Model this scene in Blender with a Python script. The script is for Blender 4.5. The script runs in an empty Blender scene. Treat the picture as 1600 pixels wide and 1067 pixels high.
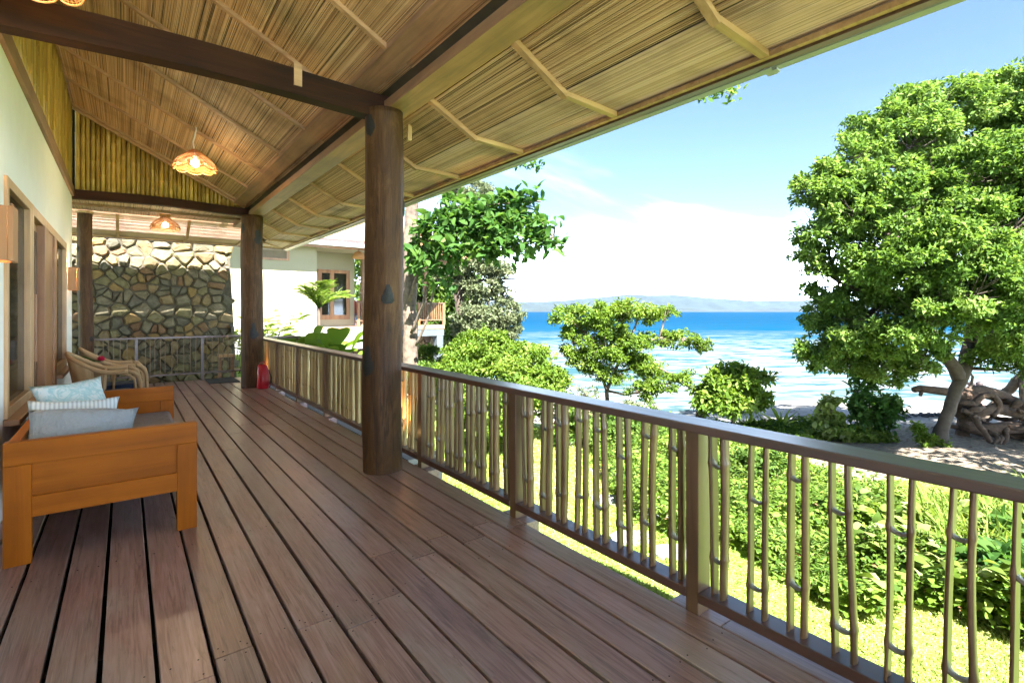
import bpy, bmesh, math, random
import numpy as np
from mathutils import Vector, Matrix, Euler
R = math.radians
random.seed(7); rng = np.random.default_rng(7)
sc = bpy.context.scene
col = sc.collection
PI = math.pi

# ------------------------------------------------------------------ camera, world, sun, exposure
YAW = 37.3; FPX = 793.0; EYE = 1.4
cam = bpy.data.cameras.new('camera'); camo = bpy.data.objects.new('camera', cam); col.objects.link(camo)
camo.location = (0, 0, EYE); camo.rotation_euler = (R(90), 0, R(-YAW))
cam.sensor_width = 36; cam.lens = FPX/1600*36; cam.shift_y = -47.5/1600
cam.clip_start = .05; cam.clip_end = 20000
sc.camera = camo
SUN = Vector((-.30, -.76, 1.0)).normalized()
w = bpy.data.worlds.new('World'); sc.world = w; w.use_nodes = True
nt = w.node_tree; nt.nodes.clear()
def N(nt, t, **k):
    n = nt.nodes.new(t)
    for a, b in k.items(): setattr(n, a, b)
    return n
out = N(nt, 'ShaderNodeOutputWorld'); bg = N(nt, 'ShaderNodeBackground')
sky = N(nt, 'ShaderNodeTexSky', sky_type='NISHITA', sun_disc=False)
sky.sun_elevation = math.asin(SUN.z); sky.sun_rotation = math.atan2(SUN.x, SUN.y) % (2*PI)
sky.air_density = 1.0; sky.dust_density = .4; sky.ozone_density = 2.0; sky.altitude = 0
bg.inputs['Strength'].default_value = .050
tc = N(nt, 'ShaderNodeTexCoord'); sp = N(nt, 'ShaderNodeSeparateXYZ')
nt.links.new(tc.outputs['Generated'], sp.inputs[0])
def M(nt, op, a, b=None, clamp=False):
    m = N(nt, 'ShaderNodeMath', operation=op, use_clamp=clamp)
    for i, v in enumerate((a, b)):
        if v is None: continue
        if isinstance(v, (int, float)): m.inputs[i].default_value = v
        else: nt.links.new(v, m.inputs[i])
    return m.outputs[0]
zz = M(nt, 'ADD', M(nt, 'MAXIMUM', sp.outputs['Z'], 0.0), .13)
cb = N(nt, 'ShaderNodeCombineXYZ')
nt.links.new(M(nt, 'DIVIDE', sp.outputs['X'], zz), cb.inputs[0]); nt.links.new(M(nt, 'DIVIDE', sp.outputs['Y'], zz), cb.inputs[1])
mp = N(nt, 'ShaderNodeMapping'); mp.inputs['Rotation'].default_value = (0, 0, R(YAW)); mp.inputs['Scale'].default_value = (.42, 1.0, 1); mp.inputs['Location'].default_value = (1.3, .35, 0)
nt.links.new(cb.outputs[0], mp.inputs[0])
nz = N(nt, 'ShaderNodeTexNoise'); nz.inputs['Scale'].default_value = .8; nz.inputs['Detail'].default_value = 7; nz.inputs['Roughness'].default_value = .52; nz.inputs['Distortion'].default_value = .5
nt.links.new(mp.outputs[0], nz.inputs['Vector'])
cr = N(nt, 'ShaderNodeValToRGB'); cr.color_ramp.elements[0].position = .40; cr.color_ramp.elements[1].position = .66
nt.links.new(nz.outputs[0], cr.inputs[0])
# clouds thin out overhead, thicken to a white veil near the horizon
fade = N(nt, 'ShaderNodeMapRange'); fade.inputs['From Min'].default_value = .345; fade.inputs['From Max'].default_value = .25
nt.links.new(sp.outputs['Z'], fade.inputs['Value'])
veil = N(nt, 'ShaderNodeMapRange', interpolation_type='SMOOTHSTEP'); veil.inputs['From Min'].default_value = .19; veil.inputs['From Max'].default_value = .0
nt.links.new(sp.outputs['Z'], veil.inputs['Value'])
cl = M(nt, 'ADD', M(nt, 'MULTIPLY', cr.outputs[0], M(nt, 'MULTIPLY', fade.outputs[0], .65)), M(nt, 'MULTIPLY', veil.outputs[0], M(nt, 'ADD', M(nt, 'MULTIPLY', cr.outputs[0], .5), .30)), True)
cl = M(nt, 'POWER', cl, 1.9)
mix = N(nt, 'ShaderNodeMix', data_type='RGBA')
deep = N(nt, 'ShaderNodeMix', data_type='RGBA', blend_type='MULTIPLY'); deep.inputs[0].default_value = 1; deep.inputs[7].default_value = (.235, .245, .25, 1)
nt.links.new(sky.outputs[0], deep.inputs[6]); nt.links.new(cl, mix.inputs[0]); nt.links.new(deep.outputs[2], mix.inputs[6]); mix.inputs[7].default_value = (13.5, 16.2, 20.0, 1)
nt.links.new(mix.outputs[2], bg.inputs['Color']); nt.links.new(bg.outputs[0], out.inputs[0])
sl = bpy.data.lights.new('sun', 'SUN'); sl.energy = 2.0; sl.angle = R(.5); sl.color = (1, .965, .92)
so = bpy.data.objects.new('sun', sl); col.objects.link(so); so.rotation_euler = (-SUN).to_track_quat('-Z', 'Y').to_euler(); so.location = (0, -10, 20)
sc.view_settings.view_transform = 'Standard'; sc.view_settings.look = 'None'; sc.view_settings.exposure = 4.68; sc.view_settings.gamma = 1
sc.view_settings.use_curve_mapping = False
sc.render.engine = 'CYCLES'
sc.cycles.max_bounces = 8; sc.cycles.diffuse_bounces = 5; sc.cycles.transparent_max_bounces = 8; sc.cycles.volume_bounces = 0
sc.cycles.sample_clamp_indirect = 6

FW = np.array([math.sin(R(YAW)), math.cos(R(YAW)), 0]); RT = np.array([math.cos(R(YAW)), -math.sin(R(YAW)), 0])
def at(px, py, t):
    """world point seen at photograph position px,py at distance t along the view"""
    return Vector(tuple(t*(FW + (px-800)/FPX*RT) + np.array([0, 0, EYE + (486-py)*t/FPX])))
def uv(x, y):     # distance from / along the beach line
    return x*FW[0]+y*FW[1], x*RT[0]+y*RT[1]

# ------------------------------------------------------------------ materials
def newmat(name):
    m = bpy.data.materials.new(name); m.use_nodes = True; nt = m.node_tree
    return m, nt, nt.nodes['Principled BSDF']
def ramp(nt, cols, fac=None, lo=.3, hi=.7):
    r = N(nt, 'ShaderNodeValToRGB'); e = r.color_ramp.elements
    n = len(cols)
    while len(e) < n: e.new(.5)
    for i, c in enumerate(cols):
        e[i].position = lo+(hi-lo)*i/max(1, n-1); e[i].color = (*c, 1)
    if fac is not None: nt.links.new(fac, r.inputs[0])
    return r.outputs[0]
def noise(nt, vec, scale, detail=4, rough=.55, dist=0):
    n = N(nt, 'ShaderNodeTexNoise'); n.inputs['Scale'].default_value = scale; n.inputs['Detail'].default_value = detail
    n.inputs['Roughness'].default_value = rough; n.inputs['Distortion'].default_value = dist
    nt.links.new(vec, n.inputs['Vector']); return n.outputs[0]
def coords(nt, stretch=(1, 1, 1), world=False):
    if world:
        g = N(nt, 'ShaderNodeNewGeometry').outputs['Position']; off = None
    else:
        g = N(nt, 'ShaderNodeTexCoord').outputs['Object']
    m = N(nt, 'ShaderNodeMapping'); m.inputs['Scale'].default_value = stretch
    nt.links.new(g, m.inputs[0])
    if not world:
        oi = N(nt, 'ShaderNodeObjectInfo'); s = M(nt, 'MULTIPLY', oi.outputs['Random'], 57.0)
        cb = N(nt, 'ShaderNodeCombineXYZ')
        for i in range(3): nt.links.new(s, cb.inputs[i])
        nt.links.new(cb.outputs[0], m.inputs['Location'])
        return m.outputs[0], oi.outputs['Random']
    return m.outputs[0], None
def mixc(nt, a, b, f, mode='MIX'):
    m = N(nt, 'ShaderNodeMix', data_type='RGBA', blend_type=mode)
    for i, v in ((0, f), (6, a), (7, b)):
        if isinstance(v, (int, float)): m.inputs[i].default_value = v
        elif isinstance(v, tuple): m.inputs[i].default_value = (*v, 1)
        else: nt.links.new(v, m.inputs[i])
    return m.outputs[2]
def bump(nt, bs, h, s=.3, d=.01):
    b = N(nt, 'ShaderNodeBump'); b.inputs['Strength'].default_value = s; b.inputs['Distance'].default_value = d
    nt.links.new(h, b.inputs['Height']); nt.links.new(b.outputs[0], bs.inputs['Normal'])
def wood(name, cols, rough=.5, axis=1, grain=30, var=.35, bs_=.25, coat=0, world=False, spec=.5):
    m, nt, bs = newmat(name)
    st = [1, 1, 1]; st[axis] = .06
    v, rnd = coords(nt, tuple(st), world)
    g = noise(nt, v, grain, 5, .6, .6)
    big = noise(nt, coords(nt, (1, 1, 1), world)[0], 2.2, 3)
    c = ramp(nt, cols, g, .28, .74)
    dark = tuple(x*.62 for x in cols[0])
    c = mixc(nt, c, dark, M(nt, 'MULTIPLY', ramp(nt, [(0, 0, 0), (1, 1, 1)], big, .45, .75), .5))
    if rnd is not None:
        k = M(nt, 'ADD', M(nt, 'MULTIPLY', rnd, var), 1-var/2)
        hsv = N(nt, 'ShaderNodeHueSaturation'); nt.links.new(k, hsv.inputs['Value']); nt.links.new(c, hsv.inputs['Color']); c = hsv.outputs[0]
    nt.links.new(c, bs.inputs['Base Color'])
    r = M(nt, 'ADD', M(nt, 'MULTIPLY', g, .3), rough-.15)
    nt.links.new(r, bs.inputs['Roughness']); bs.inputs['Specular IOR Level'].default_value = spec
    bs.inputs['Coat Weight'].default_value = coat; bs.inputs['Coat Roughness'].default_value = .25
    bump(nt, bs, g, bs_, .004)
    return m
def plain(name, c, rough=.6, var=.12, sc_=6, bmp=.15, metal=0, c2=None, world=False):
    m, nt, bs = newmat(name)
    v, _ = coords(nt, (1, 1, 1), world)
    n = noise(nt, v, sc_, 6, .6)
    c2 = c2 or tuple(x*(1-var*2) for x in c)
    nt.links.new(ramp(nt, [c2, c], n), bs.inputs['Base Color']); bs.inputs['Roughness'].default_value = rough
    bs.inputs['Metallic'].default_value = metal
    bump(nt, bs, noise(nt, v, sc_*8, 4), bmp, .004)
    if 'cloth' in name:
        h2 = M(nt, 'ADD', M(nt, 'MULTIPLY', noise(nt, v, 5.5, 3, .5, 2.2), 1.0), M(nt, 'MULTIPLY', noise(nt, v, sc_*4, 2), .02)); bump(nt, bs, h2, .8, .03)
    return m
def leafmat(name, cols, trans=.35, rough=.45):
    m, nt, bs = newmat(name)
    a = N(nt, 'ShaderNodeAttribute', attribute_name='tint')
    c = ramp(nt, cols, a.outputs['Fac'], 0, 1)
    nt.links.new(c, bs.inputs['Base Color']); bs.inputs['Roughness'].default_value = .6; bs.inputs['Specular IOR Level'].default_value = .10
    tr = N(nt, 'ShaderNodeBsdfTranslucent'); hs = N(nt, 'ShaderNodeHueSaturation'); hs.inputs['Value'].default_value = 1.5; hs.inputs['Saturation'].default_value = 1.1; hs.inputs['Hue'].default_value = .485
    nt.links.new(c, hs.inputs['Color']); nt.links.new(hs.outputs[0], tr.inputs[0])
    ms = N(nt, 'ShaderNodeMixShader'); ms.inputs[0].default_value = trans
    nt.links.new(bs.outputs[0], ms.inputs[1]); nt.links.new(tr.outputs[0], ms.inputs[2])
    nt.links.new(ms.outputs[0], nt.nodes['Material Output'].inputs[0])
    return m
def reedmat(name, cols, rough=.55, spec=.4):
    m, nt, bs = newmat(name)
    a = N(nt, 'ShaderNodeAttribute', attribute_name='tint')
    c = ramp(nt, cols, a.outputs['Fac'], 0, 1)
    v, _ = coords(nt, (1, 1, 1), True)
    n = noise(nt, v, 1.7, 3); n2 = noise(nt, v, 40, 3)
    c = mixc(nt, c, tuple(x*.55 for x in cols[0]), M(nt, 'MULTIPLY', ramp(nt, [(0, 0, 0), (1, 1, 1)], n, .5, .72), .5))
    c = mixc(nt, c, (1.25, 1.25, 1.25), 1.0, 'MULTIPLY') if False else c
    nt.links.new(c, bs.inputs['Base Color']); bs.inputs['Roughness'].default_value = rough; bs.inputs['Specular IOR Level'].default_value = spec
    return m

# deck boards: worn reddish brown oil over greyed timber
def deckmat():
    m, nt, bs = newmat('deck_timber')
    v, rnd = coords(nt, (1, .045, 1)); v2, _ = coords(nt, (1, .35, 1)); v3, _ = coords(nt, (1, .12, 1))
    g = noise(nt, v, 55, 6, .65, .8); big = noise(nt, v2, 2.6, 5, .62, .4); fine = noise(nt, v3, 22, 5, .7, 1.2)
    c = ramp(nt, [(0.128, 0.0673, 0.0601), (0.258, 0.149, 0.136), (0.351, 0.226, 0.217)], g, .3, .7)
    c = mixc(nt, c, (.34, .30, .27), M(nt, 'MULTIPLY', ramp(nt, [(0, 0, 0), (1, 1, 1)], big, .47, .66), .5))
    c = mixc(nt, c, (.10, .055, .042), M(nt, 'MULTIPLY', ramp(nt, [(0, 0, 0), (1, 1, 1)], fine, .56, .70), .65))
    c = mixc(nt, c, (.32, .21, .15), M(nt, 'MULTIPLY', ramp(nt, [(1, 1, 1), (0, 0, 0)], big, .30, .44), .45))
    hsv = N(nt, 'ShaderNodeHueSaturation'); nt.links.new(M(nt, 'ADD', M(nt, 'MULTIPLY', rnd, .4), .82), hsv.inputs['Value']); nt.links.new(c, hsv.inputs['Color'])
    # pale scratches
    wv = N(nt, 'ShaderNodeTexWave', wave_type='BANDS', bands_direction='X'); wv.inputs['Scale'].default_value = 9; wv.inputs['Distortion'].default_value = 7; wv.inputs['Detail'].default_value = 3; wv.inputs['Detail Scale'].default_value = 1.2
    nt.links.new(coords(nt, (3, .16, 1))[0], wv.inputs[0])
    scr = M(nt, 'MULTIPLY', ramp(nt, [(0, 0, 0), (1, 1, 1)], wv.outputs[1], .965, 1.0), M(nt, 'MULTIPLY', ramp(nt, [(0, 0, 0), (1, 1, 1)], noise(nt, coords(nt, (1, .5, 1))[0], 3.1, 3), .52, .62), .55))
    c = mixc(nt, hsv.outputs[0], (.42, .33, .27), scr)
    nt.links.new(c, bs.inputs['Base Color'])
    nt.links.new(M(nt, 'ADD', M(nt, 'ADD', M(nt, 'MULTIPLY', big, .45), M(nt, 'MULTIPLY', g, .2)), .08), bs.inputs['Roughness'])
    bs.inputs['Specular IOR Level'].default_value = .62; bs.inputs['Coat Weight'].default_value = .32; bs.inputs['Coat Roughness'].default_value = .26
    bump(nt, bs, M(nt, 'ADD', g, M(nt, 'MULTIPLY', fine, .6)), .3, .003)
    return m
MT = dict(
    deck=deckmat(),
    beam=wood('dark_beam', [(0.0122, 0.00409, 0.00152), (0.0335, 0.0104, 0.00347), (0.0586, 0.0193, 0.00651)], .7, 0, 18, .2, spec=.2),
    beamy=wood('brown_beam', [(.18, .10, .055), (.31, .175, .095), (.40, .24, .13)], .55, 1, 18, .2),
    rafter=wood('rafter_wood', [(.30, .17, .085), (.46, .27, .14), (.56, .36, .20)], .6, 0, 20, .3),
    rail=wood('red_rail', [(0.0446, 0.0146, 0.00966), (0.0756, 0.0262, 0.0167), (0.0979, 0.0365, 0.023)], .42, 1, 26, .15, .10, .5, spec=1.0),
    postw=wood('post_wood', [(0.109, 0.0551, 0.0275), (0.161, 0.0857, 0.0441), (0.2, 0.11, 0.0606)], .42, 2, 20, .25, .12, .2),
    sofa=wood('orange_teak', [(0.218, 0.057, 0.00244), (0.313, 0.0851, 0.00366), (0.384, 0.114, 0.0061)], .42, 0, 12, .12, .08, .0, spec=.12),
    sofav=wood('orange_teak_upright', [(0.218, 0.057, 0.00244), (0.313, 0.0851, 0.00366), (0.384, 0.114, 0.0061)], .42, 2, 12, .12, .08, .0, spec=.12),
    sofay=wood('orange_teak_long', [(0.218, 0.057, 0.00244), (0.313, 0.0851, 0.00366), (0.384, 0.114, 0.0061)], .42, 1, 12, .12, .08, .0, spec=.12),
    jamb=wood('pale_jamb', [(0.355, 0.197, 0.0838), (0.493, 0.306, 0.138), (0.592, 0.394, 0.197)], .45, 2, 16, .2, .1, .2),
    jambr=wood('red_jamb', [(0.2, 0.079, 0.0283), (0.316, 0.142, 0.0499), (0.382, 0.191, 0.0749)], .45, 2, 10, .2, .1, .2),
    sconce=wood('sconce_wood', [(0.304, 0.13, 0.045), (0.361, 0.17, 0.06), (0.418, 0.2, 0.075)], .5, 2, 10, .1, .05),
    wall=plain('white_plaster', (.80, .82, .76), .8, .03, 3, .08),
    cream=plain('cream_plaster', (.34, .305, .205), .85, .04, 2, .08),
    bamboo=wood('split_bamboo', [(0.0946, 0.0465, 0.0196), (0.16, 0.0883, 0.0392), (0.222, 0.137, 0.0706)], .34, 2, 30, .35, .1, .15),
    bamboo2=wood('yellow_bamboo', [(.28, .16, .03), (.52, .34, .08), (.66, .48, .15)], .42, 2, 16, .5, .1, .1),
    node=plain('bamboo_septum', (.26, .23, .19), .6, .2, 30),
    reed=reedmat('reed_ceiling', [(0.205, 0.102, 0.0465), (0.502, 0.307, 0.149), (0.632, 0.419, 0.223), (0.744, 0.567, 0.353)]),
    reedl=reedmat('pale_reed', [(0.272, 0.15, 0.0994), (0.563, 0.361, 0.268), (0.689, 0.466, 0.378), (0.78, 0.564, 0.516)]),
    dark=plain('dark_void', (.012, .010, .009), .9, 0, 5, 0),
    shell=plain('roof_cover', (.10, .075, .05), .9, .2, 4),
    gutter=plain('grey_gutter', (.26, .28, .26), .4, .08, 3, .05),
    conc=plain('pale_concrete', (.24, .24, .23), .85, .12, 5, .4),
    mortar=plain('mortar', (.10, .085, .058), .95, .3, 9, .6),
    black=plain('black_rubber', (.02, .02, .022), .6, .1, 8),
    navy=plain('navy_cloth', (.012, .03, .075), .85, .2, 60, .3),
    greyc=plain('grey_cloth', (.27, .30, .335), .9, .08, 80, .3),
    mattress=plain('mauve_cloth', (.22, .185, .19), .9, .1, 80, .3),
    red=plain('red_vinyl', (.42, .010, .022), .35, .1, 6, .1),
    white=plain('white_plastic', (.8, .8, .78), .4, .02, 5, 0),
    bark=plain('grey_bark', (.16, .12, .085), .95, .3, 7, 1.0, c2=(.05, .037, .028)),
    barkp=plain('pale_bark', (.075, .058, .042), .95, .2, 9, .9, c2=(.045, .032, .023)),
    drift=plain('driftwood', (.11, .068, .042), .95, .3, 12, 1.0, c2=(.03, .018, .012)),
    skin=plain('skin', (.5, .28, .2), .6, .05), cloth_w=plain('white_shirt', (.75, .75, .78), .9, .05), hair=plain('hair', (.03, .02, .02), .7, .1),
    steel=plain('painted_iron', (.20, .125, .065), .5, .1, 20),
    slate=plain('slate_mat', (.045, .055, .065), .9, .2, 40, .5),
    flag=plain('flagstone', (.22, .225, .22), .9, .2, 4, .5),
    rock=plain('brown_rock', (.16, .11, .08), .9, .3, 5, .8, c2=(.08, .055, .04)),
)
# ------------------------------------------------------------------ mesh building
class MB:
    def __init__(s): s.v = []; s.f = []
    def add(s, v, f):
        o = len(s.v); s.v += [tuple(p) for p in v]; s.f += [tuple(i+o for i in q) for q in f]; return s
    def box(s, x0, x1, y0, y1, z0, z1):
        return s.add([(x0, y0, z0), (x1, y0, z0), (x1, y1, z0), (x0, y1, z0), (x0, y0, z1), (x1, y0, z1), (x1, y1, z1), (x0, y1, z1)],
                     [(0, 3, 2, 1), (4, 5, 6, 7), (0, 1, 5, 4), (1, 2, 6, 5), (2, 3, 7, 6), (3, 0, 4, 7)])
    def bar(s, a, b, wd, h, up=(0, 0, 1)):
        a = Vector(a); b = Vector(b); d = (b-a).normalized(); side = d.cross(Vector(up)).normalized(); u = side.cross(d)
        vs = [p+side*sx*wd/2+u*sz*h/2 for p in (a, b) for sx, sz in ((-1, -1), (1, -1), (1, 1), (-1, 1))]
        return s.add(vs, [(0, 1, 2, 3), (7, 6, 5, 4), (0, 4, 5, 1), (1, 5, 6, 2), (2, 6, 7, 3), (3, 7, 4, 0)])
    def tube(s, pts, rad, n=8, caps=True):
        pts = [Vector(p) for p in pts]; k = len(pts)
        if isinstance(rad, (int, float)): rad = [rad]*k
        vs = []; prev = None
        for i, p in enumerate(pts):
            t = (pts[min(i+1, k-1)]-pts[max(i-1, 0)]).normalized()
            if prev is None:
                u = t.cross(Vector((0, 0, 1)))
                if u.length < .1: u = t.cross(Vector((0, 1, 0)))
            else: u = prev-t*prev.dot(t)
            u.normalize(); prev = u; v = t.cross(u)
            for j in range(n):
                a = 2*PI*j/n; vs.append(p+(u*math.cos(a)+v*math.sin(a))*rad[i])
        fs = [(i*n+j, i*n+(j+1) % n, (i+1)*n+(j+1) % n, (i+1)*n+j) for i in range(k-1) for j in range(n)]
        if caps: fs += [tuple(range(n-1, -1, -1)), tuple((k-1)*n+j for j in range(n))]
        return s.add(vs, fs)
    def lathe(s, prof, c=(0, 0, 0), n=24, jit=0):
        vs = []
        for r, z in prof:
            for j in range(n):
                a = 2*PI*j/n; rr = r*(1+(random.uniform(-jit, jit) if jit else 0)); vs.append((c[0]+rr*math.cos(a), c[1]+rr*math.sin(a), c[2]+z))
        k = len(prof)
        fs = [(i*n+j, i*n+(j+1) % n, (i+1)*n+(j+1) % n, (i+1)*n+j) for i in range(k-1) for j in range(n)]
        fs += [tuple(range(n-1, -1, -1)), tuple((k-1)*n+j for j in range(n))]
        return s.add(vs, fs)
    def prism(s, poly, y0, y1):       # polygon in (x,z), extruded along y
        n = len(poly); vs = [(x, y0, z) for x, z in poly]+[(x, y1, z) for x, z in poly]
        return s.add(vs, [tuple(range(n)), tuple(range(2*n-1, n-1, -1))]+[(i, i+n, (i+1) % n+n, (i+1) % n) for i in range(n)])
    def mesh(s, name):
        m = bpy.data.meshes.new(name); m.from_pydata(s.v, [], s.f); m.validate(); return m
    def build(s, name, m, parent=None, smooth=False, bevel=0, loc=None, rz=0):
        me = s.mesh(name); me.materials.append(m)
        if smooth: me.polygons.foreach_set('use_smooth', [True]*len(me.polygons))
        return link(name, me, parent, bevel, loc, rz)
def link(name, me, parent=None, bevel=0, loc=None, rz=0):
    o = bpy.data.objects.new(name, me); col.objects.link(o)
    if parent is not None: o.parent = parent
    if loc is not None: o.location = loc
    if rz: o.rotation_euler = (0, 0, rz)
    if bevel:
        b = o.modifiers.new('bevel', 'BEVEL'); b.width = bevel; b.segments = 2; b.limit_method = 'ANGLE'
    return o
def tag(o, label=None, cat=None, group=None, kind=None):
    for k, v in (('label', label), ('category', cat), ('group', group), ('kind', kind)):
        if v: o[k] = v
    return o
def thing(name, label, cat, loc=(0, 0, 0), rz=0, group=None):
    o = bpy.data.objects.new(name, None); col.objects.link(o); o.location = loc; o.rotation_euler = (0, 0, rz); o.empty_display_size = .2
    return tag(o, label, cat, group)
def struct(name, mb, m, smooth=False):
    return tag(mb.build(name, m, None, smooth), kind='structure')
def dup(o, parent=None, loc=None, rz=None):
    c = o.copy(); col.objects.link(c); c.parent = parent
    if loc is not None: c.location = loc
    if rz is not None: c.rotation_euler = (0, 0, rz)
    for ch in list(o.children): dup(ch, c)
    return c
def np_mesh(name, v, faces_tri, m, tint=None, parent=None):
    """v (n,3), faces (m,3) -> fast mesh with optional per-vertex tint"""
    me = bpy.data.meshes.new(name); nv, nf = len(v), len(faces_tri); k = faces_tri.shape[1]
    me.vertices.add(nv); me.vertices.foreach_set('co', np.ascontiguousarray(v, dtype=np.float32).ravel())
    me.loops.add(nf*k); me.loops.foreach_set('vertex_index', np.ascontiguousarray(faces_tri, dtype=np.int32).ravel())
    me.polygons.add(nf); me.polygons.foreach_set('loop_start', np.arange(0, nf*k, k, dtype=np.int32))
    me.update(calc_edges=True)
    if tint is not None:
        a = me.attributes.new('tint', 'FLOAT', 'POINT'); a.data.foreach_set('value', np.ascontiguousarray(tint, dtype=np.float32))
    me.materials.append(m)
    return link(name, me, parent)
def unit(a): return a/np.maximum(np.linalg.norm(a, axis=-1, keepdims=True), 1e-6)

# ------------------------------------------------------------------ terrain, sea, hills
def ground_z(x, y):
    u, l = uv(x, y)
    wob = .8*np.sin(l*.31)+.5*np.sin(l*.83+1)
    uu = u + wob
    z = np.interp(uu, [-100, 4, 13, 15.5, 16.5, 21.5, 40, 120], [-1.5, -1.55, -1.85, -2.0, -2.15, -2.62, -4.0, -9])
    # the bank on the left rises towards the neighbouring house
    bank = np.clip((17-x-.0*y)/6, 0, 1)*np.clip((y-11)/5, 0, 1)
    z = z + bank*np.clip(2.2-(x-4)*.25, .2, 2.0)
    z = z + .05*np.sin(x*1.7+y*.6)+.04*np.sin(x*.5-y*1.9)
    return z
def gz(x, y): return float(ground_z(np.array(x), np.array(y)))
def grid_mesh(name, us, ls, zf, m):
    U, L = np.meshgrid(us, ls, indexing='ij'); X = U*FW[0]+L*RT[0]; Y = U*FW[1]+L*RT[1]; Z = zf(X, Y)
    v = np.stack([X, Y, Z], -1).reshape(-1, 3); a, b = len(us), len(ls)
    i = np.arange(a-1)[:, None]*b+np.arange(b-1)[None, :]; i = i.ravel()
    o = np_mesh(name, v, np.stack([i, i+1, i+b+1, i+b], 1)[:, ::-1], m)
    o.data.polygons.foreach_set('use_smooth', [True]*len(o.data.polygons)); return o
gm, nt, bs = newmat('lawn_and_sand')
pos = N(nt, 'ShaderNodeNewGeometry').outputs['Position']
n1 = noise(nt, pos, .55, 5, .6); n2 = noise(nt, pos, 9, 5, .7); n3 = noise(nt, pos, 2.4, 4, .6)
dotn = N(nt, 'ShaderNodeVectorMath', operation='DOT_PRODUCT'); nt.links.new(pos, dotn.inputs[0]); dotn.inputs[1].default_value = tuple(FW)
dotr = N(nt, 'ShaderNodeVectorMath', operation='DOT_PRODUCT'); nt.links.new(pos, dotr.inputs[0]); dotr.inputs[1].default_value = tuple(RT)
grass = ramp(nt, [(0.0917, 0.165, 0.0216), (0.2, 0.299, 0.0431), (0.328, 0.396, 0.0862)], n2, .35, .7)
sand = ramp(nt, [(0.149, 0.13, 0.105), (0.236, 0.217, 0.192), (0.285, 0.267, 0.239)], n3, .3, .6)
dirt = ramp(nt, [(0.075, 0.055, 0.0375), (0.165, 0.13, 0.09), (0.24, 0.2, 0.15)], n2, .35, .65)
edge = M(nt, 'ADD', dotn.outputs['Value'], M(nt, 'MULTIPLY', M(nt, 'SUBTRACT', n1, .5), 5))
sf = N(nt, 'ShaderNodeMapRange'); sf.inputs['From Min'].default_value = 14.3; sf.inputs['From Max'].default_value = 15.6; nt.links.new(edge, sf.inputs['Value'])
# bare earth path by the big tree
df = N(nt, 'ShaderNodeMapRange'); df.inputs['From Min'].default_value = 8.4; df.inputs['From Max'].default_value = 10.0; nt.links.new(M(nt, 'ADD', dotn.outputs['Value'], M(nt, 'MULTIPLY', M(nt, 'SUBTRACT', n3, .5), 5)), df.inputs['Value'])
dr = N(nt, 'ShaderNodeMapRange'); dr.inputs['From Min'].default_value = 5.5; dr.inputs['From Max'].default_value = 7.0; nt.links.new(M(nt, 'ADD', dotr.outputs['Value'], M(nt, 'MULTIPLY', M(nt, 'SUBTRACT', n3, .5), 4)), dr.inputs['Value'])
c = mixc(nt, grass, dirt, M(nt, 'MULTIPLY', df.outputs[0], dr.outputs[0])); c = mixc(nt, c, sand, sf.outputs[0])
nt.links.new(c, bs.inputs['Base Color']); bs.inputs['Roughness'].default_value = .95; bump(nt, bs, n2, .6, .05)
us = np.unique(np.concatenate([np.arange(-30, 30, .4), np.arange(30, 140, 5), [200, 400]])); ls = np.unique(np.concatenate([np.arange(-25, 45, .5), np.arange(-300, -25, 15), np.arange(45, 320, 15)]))
ground = grid_mesh('ground', us, ls, ground_z, gm); tag(ground, kind='structure')

sm, nt, bs = newmat('sea_water')
pos = N(nt, 'ShaderNodeNewGeometry').outputs['Position']
dotn = N(nt, 'ShaderNodeVectorMath', operation='DOT_PRODUCT'); nt.links.new(pos, dotn.inputs[0]); dotn.inputs[1].default_value = tuple(FW)
mpn = N(nt, 'ShaderNodeMapping'); mpn.vector_type = 'TEXTURE'; mpn.inputs['Rotation'].default_value = (0, 0, R(-YAW)); mpn.inputs['Scale'].default_value = (3.2, 1, 1); nt.links.new(pos, mpn.inputs[0])
wn = noise(nt, mpn.outputs[0], .16, 6, .6, .3); wf = noise(nt, mpn.outputs[0], 1.3, 6, .65, .2); wl = noise(nt, mpn.outputs[0], .05, 5, .6)
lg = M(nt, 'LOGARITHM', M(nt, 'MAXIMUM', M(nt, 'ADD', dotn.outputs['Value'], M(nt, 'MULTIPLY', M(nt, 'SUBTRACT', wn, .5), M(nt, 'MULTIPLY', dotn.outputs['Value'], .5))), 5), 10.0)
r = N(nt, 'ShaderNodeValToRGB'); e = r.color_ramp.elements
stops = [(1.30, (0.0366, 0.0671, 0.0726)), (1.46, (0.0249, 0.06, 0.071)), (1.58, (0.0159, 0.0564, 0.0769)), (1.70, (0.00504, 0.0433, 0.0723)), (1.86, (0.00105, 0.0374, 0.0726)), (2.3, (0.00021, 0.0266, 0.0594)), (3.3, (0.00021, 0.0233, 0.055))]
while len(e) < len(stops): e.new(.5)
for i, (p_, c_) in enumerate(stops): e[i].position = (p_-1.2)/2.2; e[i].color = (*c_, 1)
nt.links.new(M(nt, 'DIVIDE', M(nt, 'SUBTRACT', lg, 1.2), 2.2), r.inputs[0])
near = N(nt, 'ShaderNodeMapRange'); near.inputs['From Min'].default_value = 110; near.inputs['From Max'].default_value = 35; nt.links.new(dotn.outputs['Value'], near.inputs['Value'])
foam = M(nt, 'MULTIPLY', M(nt, 'MULTIPLY', ramp(nt, [(0, 0, 0), (1, 1, 1)], wf, .42, .54), ramp(nt, [(0, 0, 0), (1, 1, 1)], wn, .34, .52)), M(nt, 'ADD', M(nt, 'MULTIPLY', near.outputs[0], .95), .06))
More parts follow.
